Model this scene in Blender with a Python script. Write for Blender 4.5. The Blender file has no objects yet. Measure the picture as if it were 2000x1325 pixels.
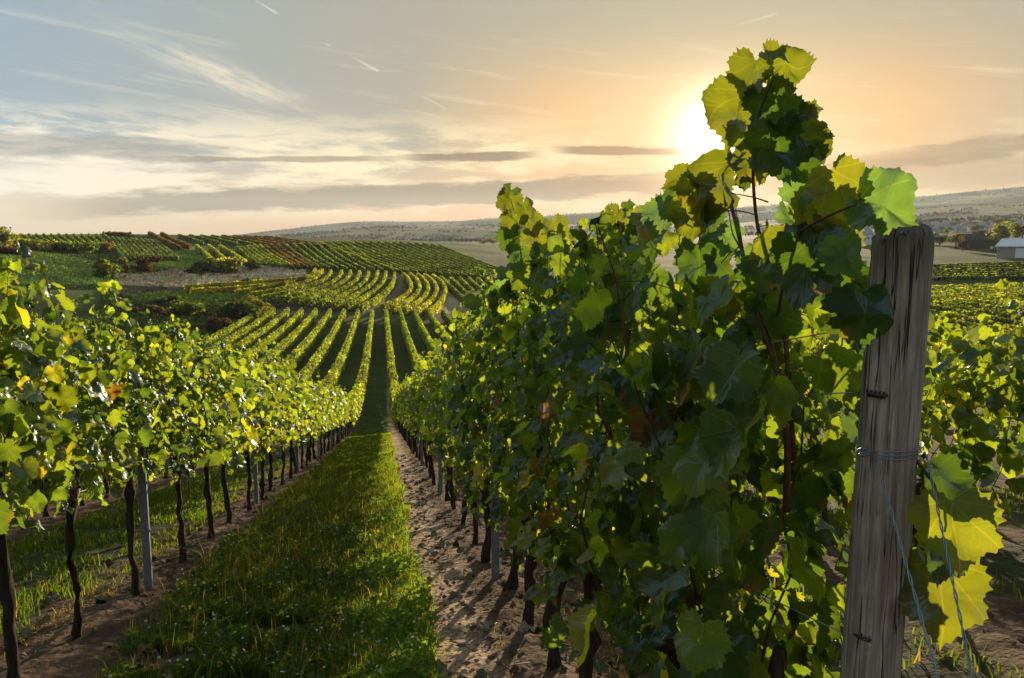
import bpy, math, random
import numpy as np
from mathutils import Vector, Matrix

SC = bpy.context.scene
COL = SC.collection
RAD = math.radians
rs = np.random.RandomState

# ------------------------------------------------------------------ camera
FPX = 1540.0                      # focal length in pixels of a 2000 px wide frame
PITCH = RAD(7.12); YAW = RAD(9.4)
CAM = np.array([0.0, 0.0, 1.5])
cd = bpy.data.cameras.new('camera'); cam = bpy.data.objects.new('camera', cd); COL.objects.link(cam)
cam.location = CAM; cam.rotation_euler = (RAD(90) - PITCH, 0, -YAW)
cd.sensor_width = 36; cd.lens = 36 * FPX / 2000; cd.clip_start = 0.05; cd.clip_end = 60000
SC.camera = cam
_f = np.array([math.sin(YAW) * math.cos(PITCH), math.cos(YAW) * math.cos(PITCH), -math.sin(PITCH)])
_r = np.array([math.cos(YAW), -math.sin(YAW), 0.0])
_u = np.cross(_r, _f)
def ray(px, py):
    d = _f * FPX + _r * (px - 1000.0) - _u * (py - 662.5)
    return d / np.linalg.norm(d)

# ------------------------------------------------------------------ light
SUN = ray(1402, 268)
SUN_EL = math.asin(SUN[2]); SUN_AZ = math.atan2(SUN[0], SUN[1])
sd = bpy.data.lights.new('sun', 'SUN'); sun = bpy.data.objects.new('sun', sd); COL.objects.link(sun)
sd.energy = 5.0; sd.angle = RAD(0.55); sd.color = (1.0, 0.80, 0.52)
sun.rotation_euler = Vector(-SUN).to_track_quat('-Z', 'Y').to_euler()
sun.location = (20, 40, 30)
SC.view_settings.view_transform = 'Standard'; SC.view_settings.look = 'None'
SC.view_settings.exposure = 0.85; SC.view_settings.gamma = 1.0
SC.render.engine = 'CYCLES'
cy = SC.cycles
cy.use_denoising = True; cy.denoiser = 'OPENIMAGEDENOISE'
cy.max_bounces = 7; cy.diffuse_bounces = 3; cy.glossy_bounces = 2; cy.transmission_bounces = 4
cy.volume_bounces = 0; cy.transparent_max_bounces = 8
cy.caustics_reflective = False; cy.caustics_refractive = False
cy.sample_clamp_indirect = 4.0

class NT:
    """small helper to write node graphs"""
    def __init__(s, tree): s.t = tree; s.n = tree.nodes; s.l = tree.links
    def new(s, typ, **kw):
        n = s.n.new(typ)
        for k, v in kw.items(): setattr(n, k, v)
        return n
    def put(s, sock, v):
        if hasattr(v, 'is_linked') or isinstance(v, bpy.types.NodeSocket): s.l.new(v, sock)
        elif isinstance(v, (tuple, list)):
            v = tuple(v)
            if len(sock.default_value) == 4 and len(v) == 3: v = v + (1.0,)
            sock.default_value = v
        else: sock.default_value = v
    def math(s, op, a, b=None, c=None, clamp=False):
        n = s.new('ShaderNodeMath', operation=op); n.use_clamp = clamp
        s.put(n.inputs[0], a)
        if b is not None: s.put(n.inputs[1], b)
        if c is not None: s.put(n.inputs[2], c)
        return n.outputs[0]
    def vmath(s, op, a, b=None, out=0):
        n = s.new('ShaderNodeVectorMath', operation=op)
        s.put(n.inputs[0], a)
        if b is not None:
            if op == 'SCALE': s.put(n.inputs[3], b)
            else: s.put(n.inputs[1], b)
        return n.outputs[out]
    def dot(s, a, b): return s.vmath('DOT_PRODUCT', a, b, 1)
    def mix(s, f, a, b, mode='MIX'):
        n = s.new('ShaderNodeMix', data_type='RGBA', blend_type=mode)
        s.put(n.inputs[0], f); s.put(n.inputs[6], a); s.put(n.inputs[7], b)
        return n.outputs[2]
    def smooth(s, v, a, b, lo=0.0, hi=1.0):
        n = s.new('ShaderNodeMapRange', interpolation_type='SMOOTHSTEP')
        s.put(n.inputs[0], v); s.put(n.inputs[1], a); s.put(n.inputs[2], b); s.put(n.inputs[3], lo); s.put(n.inputs[4], hi)
        return n.outputs[0]
    def noise(s, vec, scale, detail=4, rough=0.5, dist=0.0, out=0):
        n = s.new('ShaderNodeTexNoise')
        s.put(n.inputs['Vector'], vec); n.inputs['Scale'].default_value = scale
        n.inputs['Detail'].default_value = detail; n.inputs['Roughness'].default_value = rough
        n.inputs['Distortion'].default_value = dist
        return n.outputs[out]
    def comb(s, x, y, z):
        n = s.new('ShaderNodeCombineXYZ'); s.put(n.inputs[0], x); s.put(n.inputs[1], y); s.put(n.inputs[2], z); return n.outputs[0]
    def sep(s, v):
        n = s.new('ShaderNodeSeparateXYZ'); s.put(n.inputs[0], v); return n.outputs
    def ramp(s, f, stops, interp='LINEAR'):
        n = s.new('ShaderNodeValToRGB'); cr = n.color_ramp; cr.interpolation = interp
        while len(cr.elements) < len(stops): cr.elements.new(0.5)
        for e, (p, c) in zip(cr.elements, stops):
            e.position = p; e.color = tuple(c) + (1.0,) if len(c) == 3 else c
        s.put(n.inputs[0], f); return n.outputs[0]

def lin(r, g, b):
    f = lambda c: (c / 255 / 12.92) if c <= 10 else ((c / 255 + 0.055) / 1.055) ** 2.4
    return (f(r), f(g), f(b))

# ------------------------------------------------------------------ sky
W = bpy.data.worlds.new('World'); SC.world = W; W.use_nodes = True
t = NT(W.node_tree); t.n.clear()
out = t.new('ShaderNodeOutputWorld'); bg = t.new('ShaderNodeBackground'); t.l.new(bg.outputs[0], out.inputs[0])
tc = t.new('ShaderNodeTexCoord').outputs['Generated']
D = t.vmath('NORMALIZE', tc)
sky = t.new('ShaderNodeTexSky', sky_type='NISHITA', sun_disc=False)
sky.sun_elevation = SUN_EL; sky.sun_rotation = SUN_AZ
sky.altitude = 200; sky.air_density = 1.0; sky.dust_density = 1.6; sky.ozone_density = 1.6
hdir = np.array([math.sin(YAW), math.cos(YAW), 0]); rdir = np.array([math.cos(YAW), -math.sin(YAW), 0])
sx = t.dot(D, tuple(rdir)); sy = t.dot(D, tuple(hdir)); sz = t.sep(D)[2]
az = t.math('ARCTAN2', sx, sy)                      # radians to the right of the view
el = t.math('ARCSINE', sz)
cosS = t.dot(D, tuple(SUN))
ang = t.math('ARCCOSINE', t.math('MINIMUM', cosS, 0.99999))
# clear-air colour: the Nishita sky, its huge range compressed the way the photograph's exposure does it
nk = t.mix(1.0, sky.outputs[0], (0.085, 0.085, 0.085), 'MULTIPLY')
ng = t.new('ShaderNodeGamma'); t.put(ng.inputs[0], nk); ng.inputs[1].default_value = 0.55
warm = t.ramp(t.math('DIVIDE', ang, math.pi), [(0.0, lin(250, 215, 150)), (0.065, lin(230, 178, 108)), (0.12, lin(160, 154, 136)),
      (0.20, lin(150, 162, 164)), (0.28, lin(140, 166, 186)), (0.60, lin(150, 165, 178)), (1.0, lin(158, 168, 178))])
lowc = t.ramp(t.math('DIVIDE', ang, math.pi), [(0.0, lin(250, 180, 90)), (0.055, lin(228, 150, 76)), (0.12, lin(214, 156, 100)), (0.18, lin(206, 162, 120)),
      (0.27, lin(222, 200, 172)), (0.4, lin(205, 200, 192)), (1.0, lin(165, 170, 178))])
lowf = t.smooth(el, 0.115, 0.03)
high = t.ramp(t.math('DIVIDE', ang, math.pi), [(0.0, lin(186, 172, 138)), (0.12, lin(162, 156, 138)), (0.20, lin(150, 162, 164)), (0.28, lin(140, 166, 186)), (0.60, lin(150, 165, 178)), (1.0, lin(158, 168, 178))])
warm = t.mix(t.smooth(el, 0.14, 0.27), warm, high)
base = t.mix(lowf, warm, lowc)
base = t.mix(0.06, base, ng.outputs[0])
# clouds, laid out by azimuth and elevation
P = t.comb(t.math('MULTIPLY', az, 1.0), t.math('MULTIPLY', el, 5.5), 0.0)
warp = t.noise(P, 3.0, 3, 0.5, out=1)
Pw = t.vmath('ADD', P, t.vmath('SCALE', t.vmath('SUBTRACT', warp, (0.5, 0.5, 0.5)), 0.16))
n1 = t.noise(Pw, 5.0, 9, 0.62)
Pt = t.comb(t.math('ADD', az, t.math('MULTIPLY', el, 1.3)), t.math('MULTIPLY', t.math('SUBTRACT', el, t.math('MULTIPLY', az, -0.12)), 12.0), 1.7)
n2 = t.noise(Pt, 5.5, 8, 0.66, 0.5)
def gauss(v, c, w):
    q = t.math('DIVIDE', t.math('SUBTRACT', v, c), w)
    return t.math('EXPONENT', t.math('MULTIPLY', t.math('MULTIPLY', q, q), -1.0))
# bright cream cloud field to the left and middle
fld = t.math('MULTIPLY', t.smooth(el, 0.165, 0.105), t.smooth(el, 0.012, 0.055))
fld = t.math('MULTIPLY', fld, t.smooth(az, 0.22, -0.05, 0.35, 1.0))
cm = t.smooth(t.math('ADD', t.math('MULTIPLY', n1, 0.75), t.math('MULTIPLY', t.noise(Pw, 17.0, 8, 0.65), 0.25)), 0.43, 0.57)
cm = t.math('MULTIPLY', cm, fld)
ccol = t.ramp(t.math('DIVIDE', ang, math.pi), [(0.0, lin(255, 240, 190)), (0.1, lin(255, 232, 178)), (0.2, lin(250, 236, 204)), (0.35, lin(246, 244, 236)), (1.0, lin(190, 195, 200))])
c1 = t.mix(t.math('MULTIPLY', cm, 0.95), base, ccol)
# wisps higher up
wm = t.math('MULTIPLY', t.smooth(n2, 0.52, 0.78), t.math('MULTIPLY', t.smooth(el, 0.07, 0.12), t.smooth(el, 0.30, 0.16)))
c2 = t.mix(t.math('MULTIPLY', wm, 0.55), c1, ccol)
# wisp fan at upper left of centre
g = t.math('MULTIPLY', gauss(t.math('ADD', az, 0.33), 0.0, 0.09), gauss(t.math('ADD', el, t.math('MULTIPLY', t.math('ADD', az, 0.33), 0.35)), 0.183, 0.014))
n3 = t.noise(t.comb(t.math('MULTIPLY', az, 12.0), t.math('MULTIPLY', t.math('ADD', el, t.math('MULTIPLY', az, 0.35)), 60.0), 3.0), 1.2, 6, 0.65)
c2 = t.mix(t.math('MULTIPLY', g, t.smooth(n3, 0.3, 0.7, 0.0, 0.9)), c2, ccol)
# grey cloud bars
def bar(col, az0, az1, e0, slope, wid, k, seed, soft=0.06, amt=0.75):
    ec = t.math('ADD', t.math('MULTIPLY', t.math('SUBTRACT', az, (az0 + az1) / 2), slope), e0)
    nn = t.noise(t.comb(t.math('MULTIPLY', az, 1.0), t.math('MULTIPLY', el, 5.0), seed), 11.0, 8, 0.62)
    q = t.math('DIVIDE', t.math('ABSOLUTE', t.math('SUBTRACT', el, ec)), wid)
    m = t.math('SUBTRACT', t.math('MULTIPLY', nn, 2.7), q)
    m = t.smooth(m, 0.15, 0.75)
    a = t.math('MULTIPLY', t.smooth(az, az0 - soft, az0 + soft), t.smooth(az, az1 + soft, az1 - soft))
    m = t.math('MULTIPLY', t.math('MULTIPLY', m, a), amt)
    return t.mix(m, col, k)
gcol = t.ramp(t.math('DIVIDE', ang, math.pi), [(0.0, lin(190, 132, 72)), (0.08, lin(124, 94, 56)), (0.2, lin(104, 92, 72)), (0.35, lin(124, 120, 112)), (1.0, lin(160, 165, 170))])
gcol2 = t.mix(0.35, gcol, base)
c3 = bar(c2, -0.50, 0.19, 0.054, 0.045, 0.014, gcol, 2.0, 0.08, 0.95)
c3 = bar(c3, -0.22, 0.17, 0.061, 0.03, 0.007, gcol, 4.0, 0.06, 0.7)
c3 = bar(c3, -0.40, -0.16, 0.096, 0.03, 0.0035, gcol, 5.0, 0.05, 0.7)
c3 = bar(c3, -0.13, 0.025, 0.103, 0.03, 0.0055, gcol, 8.0, 0.03, 0.95)
c3 = bar(c3, 0.06, 0.21, 0.108, -0.03, 0.0055, gcol, 9.0, 0.02, 0.95)
c3 = bar(c3, -0.75, -0.38, 0.100, 0.02, 0.013, gcol2, 12.0, 0.1, 0.55)
c3 = bar(c3, 0.42, 0.85, 0.105, 0.07, 0.012, gcol, 14.0, 0.06, 0.6)
c3 = bar(c3, 0.30, 0.95, 0.075, 0.02, 0.022, gcol, 17.0, 0.06, 0.5)
# contrails
def trail(col, a, b, wid, amt):
    d0, d1 = ray(*a), ray(*b)
    n = np.cross(d0, d1); n /= np.linalg.norm(n)
    al = (d1 - d0) / np.linalg.norm(d1 - d0); mid = (d0 + d1) / 2; L = np.linalg.norm(d1 - d0) / 2
    s_ = t.math('SUBTRACT', t.dot(D, tuple(al)), float(np.dot(mid, al)))
    w = t.math('ABSOLUTE', t.dot(D, tuple(n)))
    taper = t.smooth(s_, -L, L * 0.8, 0.25, 1.0)
    m = t.math('MULTIPLY', t.smooth(w, t.math('MULTIPLY', taper, wid), 0.0), t.smooth(t.math('ABSOLUTE', s_), L, L * 0.85))
    return t.mix(t.math('MULTIPLY', t.math('MULTIPLY', m, taper), amt * 0.5), col, (0.95, 0.88, 0.75))
for a, b, w_, k_ in [((485, -8), (543, 28), 0.0022, 0.9), ((625, 80), (645, 90), 0.0018, 0.6), ((672, 102), (741, 141), 0.0026, 0.9),
                 ((790, 170), (875, 215), 0.0018, 0.45), ((1300, 196), (1440, 166), 0.0035, 0.7), ((1412, 58), (1520, 26), 0.0022, 0.5),
                 ((95, 210), (140, 236), 0.0016, 0.5)]:
    c3 = trail(c3, a, b, w_, k_)
# glow of the sun in thin cloud
g1 = t.math('EXPONENT', t.math('MULTIPLY', t.math('POWER', t.math('DIVIDE', ang, 0.046), 2.0), -1.0))
g2 = t.math('EXPONENT', t.math('DIVIDE', ang, -0.085))
sxo = t.math('SUBTRACT', az, float(math.atan2(np.dot(SUN, rdir), np.dot(SUN, hdir))))
c4 = t.mix(1.0, c3, t.vmath('SCALE', (1.0, 0.93, 0.78), t.math('MULTIPLY', g1, 1.6)), 'ADD')
c4 = t.mix(1.0, c4, t.vmath('SCALE', (1.0, 0.62, 0.24), t.math('MULTIPLY', g2, 0.16)), 'ADD')
t.put(bg.inputs[0], c4); bg.inputs[1].default_value = 0.605

# ------------------------------------------------------------------ terrain
TAU = 29.0
def Pn(y):
    y = np.asarray(y, float)
    z = np.where(y < 40, -0.21 * y, -8.4 - 0.21 * TAU * (1 - np.exp(-np.maximum(y - 40, 0) / TAU)))
    return np.where(y < -4, 0.84 + 0.4 * (1 - np.exp((np.minimum(y, -4) + 4) / 2.0)), z)
_T = {  # column of the horizon (px) : (range in metres, row in px)
 -900: [(165, 640), (220, 520), (290, 480), (350, 468), (430, 456), (520, 462), (650, 474), (1000, 480), (3000, 475), (5000, 470)],
 0:    [(165, 625), (200, 545), (240, 505), (290, 487), (350, 470), (430, 457), (520, 461), (650, 474), (1000, 480), (3000, 475), (5000, 470)],
 250:  [(165, 622), (200, 578), (240, 533), (290, 504), (350, 484), (430, 461), (520, 457), (650, 468), (1000, 480), (3000, 475), (5000, 470)],
 450:  [(165, 620), (200, 580), (240, 545), (290, 515), (350, 492), (430, 471), (520, 460), (650, 467), (1000, 478), (3000, 472), (5000, 464)],
 600:  [(165, 617), (200, 578), (240, 543), (290, 513), (350, 491), (430, 472), (520, 462), (650, 470), (1000, 478), (2200, 472), (3000, 461), (3600, 470), (5000, 441), (7000, 470)],
 740:  [(165, 617), (200, 584), (240, 552), (290, 524), (350, 501), (430, 479), (520, 466), (650, 473), (1000, 478), (2200, 471), (3000, 448), (3600, 468), (5000, 433), (7000, 470)],
 900:  [(165, 619), (200, 596), (240, 566), (290, 538), (350, 512), (430, 491), (520, 474), (650, 478), (1000, 479), (2200, 470), (3000, 443), (3600, 468), (5000, 430), (7000, 470)],
 1000: [(165, 620), (200, 602), (240, 574), (290, 548), (350, 522), (430, 500), (520, 485), (650, 478), (1000, 480), (2200, 468), (3000, 440), (3600, 465), (5000, 426), (7000, 470)],
 1200: [(165, 622), (200, 604), (240, 584), (290, 560), (350, 532), (430, 508), (520, 490), (650, 470), (1000, 472), (2200, 466), (3000, 432), (3600, 462), (5000, 411), (7000, 470)],
 1500: [(165, 622), (200, 600), (240, 580), (290, 560), (350, 532), (430, 508), (520, 490), (650, 472), (1000, 464), (2200, 458), (3000, 425), (3600, 455), (5000, 398), (7000, 470)],
 1850: [(165, 622), (200, 594), (240, 570), (290, 545), (350, 522), (430, 497), (520, 483), (650, 468), (1000, 450), (1400, 437), (2200, 425), (3000, 402), (3600, 430), (5000, 376), (7000, 470)],
 2000: [(165, 622), (200, 594), (240, 570), (290, 546), (350, 522), (430, 497), (520, 481), (650, 466), (1000, 450), (1400, 437), (2200, 420), (3000, 390), (3600, 420), (5000, 364), (7000, 470)],
 2900: [(165, 622), (200, 594), (240, 570), (290, 546), (350, 524), (430, 503), (520, 483), (650, 470), (1000, 455), (1400, 440), (2200, 425), (3000, 395), (3600, 420), (5000, 370), (7000, 470)],
}
_cols = np.linspace(-900, 2900, 381); _lr = np.linspace(math.log(150), math.log(15000), 420)
def _build_far():
    ks = sorted(_T)
    G = np.zeros((len(ks), len(_lr)))
    for i, k in enumerate(ks):
        a = _T[k]; rr = np.array([q[0] for q in a] + [15000.0]); tt = np.array([(470.0 - q[1]) / 1552.0 for q in a] + [0.0])
        # tan of elevation along the horizon column (columns away from the middle look across more ground)
        rr2 = rr; zz = 1.5 + rr2 * tt * math.cos(math.atan((k - 1000) / 1552.0))
        zz[-1] = zz[-2]
        G[i] = np.interp(_lr, np.log(rr2), zz)
    F = np.array([np.interp(_cols, ks, G[:, j]) for j in range(len(_lr))]).T
    def blur(A, axis, n):
        k = np.hanning(2 * n + 3)[1:-1]; k /= k.sum()
        Ap = np.pad(A, [(n, n) if a == axis else (0, 0) for a in range(2)], mode='edge')
        return np.apply_along_axis(lambda v: np.convolve(v, k, mode='valid'), axis, Ap)
    F = blur(F, 0, 12); F = blur(F, 1, 5)
    return F
_FAR = _build_far()
# smooth value noise for ridges
_nz = rs(5).rand(64, 64)
def vnoise(x, y):
    x = np.asarray(x, float); y = np.asarray(y, float)
    xi = np.floor(x).astype(int); yi = np.floor(y).astype(int); fx = x - xi; fy = y - yi
    fx = fx * fx * (3 - 2 * fx); fy = fy * fy * (3 - 2 * fy)
    g_ = lambda a, b: _nz[a % 64, b % 64]
    return (g_(xi, yi) * (1 - fx) + g_(xi + 1, yi) * fx) * (1 - fy) + (g_(xi, yi + 1) * (1 - fx) + g_(xi + 1, yi + 1) * fx) * fy - 0.5
def fbm(x, y, o=4):
    s = 0; a = 1.0
    for i in range(o): s = s + a * vnoise(x * 2 ** i + 17.3 * i, y * 2 ** i + 9.1 * i); a *= 0.5
    return s
def H(x, y):
    x = np.asarray(x, float); y = np.asarray(y, float)
    r = np.hypot(x, y); a = np.arctan2(x, y) - YAW
    a = (a + math.pi) % (2 * math.pi) - math.pi
    ac = np.clip(a, -RAD(50.7), RAD(50.7)); c = 1000 + 1552 * np.tan(ac)
    ci = np.clip((c - _cols[0]) / (_cols[1] - _cols[0]), 0, len(_cols) - 1.001)
    ri = np.clip((np.log(np.maximum(r, 1)) - _lr[0]) / (_lr[1] - _lr[0]), 0, len(_lr) - 1.001)
    i = ci.astype(int); j = ri.astype(int); u = ci - i; v = ri - j
    F = (_FAR[i, j] * (1 - u) + _FAR[i + 1, j] * u) * (1 - v) + (_FAR[i, j + 1] * (1 - u) + _FAR[i + 1, j + 1] * u) * v
    amp = np.clip((r - 900) / 2500, 0, 1)
    F = F + amp * (34 * fbm(x / 900, y / 900, 5)) + np.clip((r - 180) / 300, 0, 1) * 0.9 * fbm(x / 45, y / 45, 3)
    w = np.clip((r - 140) / 45, 0, 1); w = w * w * (3 - 2 * w)
    return Pn(y) * (1 - w) + F * w
def proj(x, y, z):
    d = np.stack([x, y, z], -1) - CAM
    dz = d @ _f
    return 1000 + FPX * (d @ _r) / dz, 662.5 - FPX * (d @ _u) / dz, dz
def hit(px, py, h=0.0, r0=30, r1=1600):
    """where the line of sight through a pixel meets the ground raised by h"""
    d = ray(px, py); hn = math.hypot(d[0], d[1])
    r = np.exp(np.linspace(math.log(r0), math.log(r1), 3000)) / hn
    x = CAM[0] + d[0] * r; y = CAM[1] + d[1] * r; z = CAM[2] + d[2] * r
    below = z < H(x, y) + h
    i = int(np.argmax(below)) if below.any() else len(r) - 1
    return np.array([x[i], y[i], float(H(x[i], y[i]))])

# ------------------------------------------------------------------ object helpers
def tag(o, label=None, cat=None, group=None, kind=None):
    if label: o['label'] = label
    if cat: o['category'] = cat
    if group: o['group'] = group
    if kind: o['kind'] = kind
    return o
def empty(name, loc=(0, 0, 0), rz=0):
    o = bpy.data.objects.new(name, None); COL.objects.link(o); o.location = loc; o.rotation_euler = (0, 0, rz); o.empty_display_size = 0.2
    return o
def link(name, me, mat=None, parent=None, loc=None):
    o = bpy.data.objects.new(name, me); COL.objects.link(o)
    if mat is not None:
        if not me.materials:
            for m in (mat if isinstance(mat, (list, tuple)) else [mat]): me.materials.append(m)
    if parent is not None: o.parent = parent
    if loc is not None: o.location = loc
    return o
class Geo:
    """collects vertices, faces, colours and uvs in numpy and makes one mesh"""
    def __init__(s): s.v = []; s.tri = []; s.quad = []; s.c = []; s.uv = []; s.n = 0
    def add(s, v, tris=None, quads=None, col=None, uv=None):
        v = np.asarray(v, float).reshape(-1, 3)
        if tris is not None and len(tris): s.tri.append(np.asarray(tris).reshape(-1, 3) + s.n)
        if quads is not None and len(quads): s.quad.append(np.asarray(quads).reshape(-1, 4) + s.n)
        s.v.append(v); n = len(v)
        if col is None: col = (0.5, 0.5, 0.5)
        col = np.asarray(col, float)
        s.c.append(np.broadcast_to(col, (n, 3)) if col.ndim == 1 else col)
        s.uv.append(np.zeros((n, 2)) if uv is None else uv)
        s.n += n
    def mesh(s, name, smooth=True):
        v = np.concatenate(s.v) if s.v else np.zeros((0, 3))
        tr = np.concatenate(s.tri) if s.tri else np.zeros((0, 3), int)
        qd = np.concatenate(s.quad) if s.quad else np.zeros((0, 4), int)
        me = bpy.data.meshes.new(name)
        me.vertices.add(len(v)); me.vertices.foreach_set('co', v.astype(np.float32).ravel())
        nl = tr.size + qd.size; me.loops.add(nl)
        lv = np.concatenate([tr.ravel(), qd.ravel()]).astype(np.int32)
        me.loops.foreach_set('vertex_index', lv)
        nf = len(tr) + len(qd); me.polygons.add(nf)
        st = np.concatenate([np.arange(len(tr)) * 3, len(tr) * 3 + np.arange(len(qd)) * 4]).astype(np.int32)
        me.polygons.foreach_set('loop_start', st)
        me.polygons.foreach_set('use_smooth', np.full(nf, smooth, bool))
        me.update(calc_edges=True)
        ca = me.color_attributes.new('col', 'FLOAT_COLOR', 'POINT')
        c = np.concatenate(s.c) if s.c else np.zeros((0, 3))
        ca.data.foreach_set('color', np.concatenate([c, np.ones((len(c), 1))], 1).astype(np.float32).ravel())
        uv = np.concatenate(s.uv) if s.uv else np.zeros((0, 2))
        ul = me.uv_layers.new(name='uv'); ul.data.foreach_set('uv', uv[lv].astype(np.float32).ravel())
        return me
    def box(s, c, h, rz=0, col=None):
        p = np.array([[x, y, z] for x in (-1, 1) for y in (-1, 1) for z in (-1, 1)], float) * np.asarray(h)
        ca, sa = math.cos(rz), math.sin(rz)
        p = np.stack([p[:, 0] * ca - p[:, 1] * sa, p[:, 0] * sa + p[:, 1] * ca, p[:, 2]], -1) + np.asarray(c)
        s.add(p, quads=[[0, 1, 3, 2], [4, 6, 7, 5], [0, 4, 5, 1], [2, 3, 7, 6], [0, 2, 6, 4], [1, 5, 7, 3]], col=col)
    def tube(s, pts, rad, n=8, col=None, cap=True, rough=0.0, seed=0, uvs=False):
        pts = np.asarray(pts, float); m = len(pts); rad = np.broadcast_to(np.asarray(rad, float), (m,))
        tg = np.gradient(pts, axis=0); tg /= np.linalg.norm(tg, axis=1)[:, None] + 1e-9
        ref = np.array([0, 0, 1.0]) if abs(tg[0][2]) < 0.9 else np.array([1.0, 0, 0])
        A = np.cross(tg, ref); A /= np.linalg.norm(A, axis=1)[:, None] + 1e-9; B = np.cross(tg, A)
        th = np.arange(n) * 2 * math.pi / n
        rr = rad[:, None] * np.ones((m, n))
        if rough: rr = rr * (1 + rough * (rs(seed).rand(m, n) - 0.5) * 2)
        V = pts[:, None, :] + rr[..., None] * (np.cos(th)[None, :, None] * A[:, None, :] + np.sin(th)[None, :, None] * B[:, None, :])
        V = V.reshape(-1, 3)
        i = np.arange(m - 1)[:, None] * n; j = np.arange(n)[None, :]; j2 = (j + 1) % n
        q = np.stack([i + j, i + j2, i + n + j2, i + n + j], -1).reshape(-1, 4)
        tr = []
        if cap:
            V = np.vstack([V, pts[0], pts[-1]]); k = m * n
            tr = [[k, (a + 1) % n, a] for a in range(n)] + [[k + 1, (m - 1) * n + a, (m - 1) * n + (a + 1) % n] for a in range(n)]
        s.add(V, tris=tr, quads=q, col=col)

# ------------------------------------------------------------------ materials
def mat(name):
    m = bpy.data.materials.new(name); m.use_nodes = True; t = NT(m.node_tree); t.n.clear()
    o = t.new('ShaderNodeOutputMaterial'); return m, t, o
def principled(t, o, col, rough=0.8, spec=0.3, bump=None, bstr=0.3, bdist=0.02, metal=0.0):
    p = t.new('ShaderNodeBsdfPrincipled'); t.put(p.inputs['Base Color'], col); t.put(p.inputs['Roughness'], rough)
    p.inputs['Specular IOR Level'].default_value = spec; p.inputs['Metallic'].default_value = metal
    if bump is not None:
        b = t.new('ShaderNodeBump'); b.inputs['Strength'].default_value = bstr; b.inputs['Distance'].default_value = bdist
        t.put(b.inputs['Height'], bump); t.l.new(b.outputs[0], p.inputs['Normal'])
    t.l.new(p.outputs[0], o.inputs[0]); return p
def attr(t, name='col'):
    a = t.new('ShaderNodeAttribute', attribute_name=name); return a.outputs[0]

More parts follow.
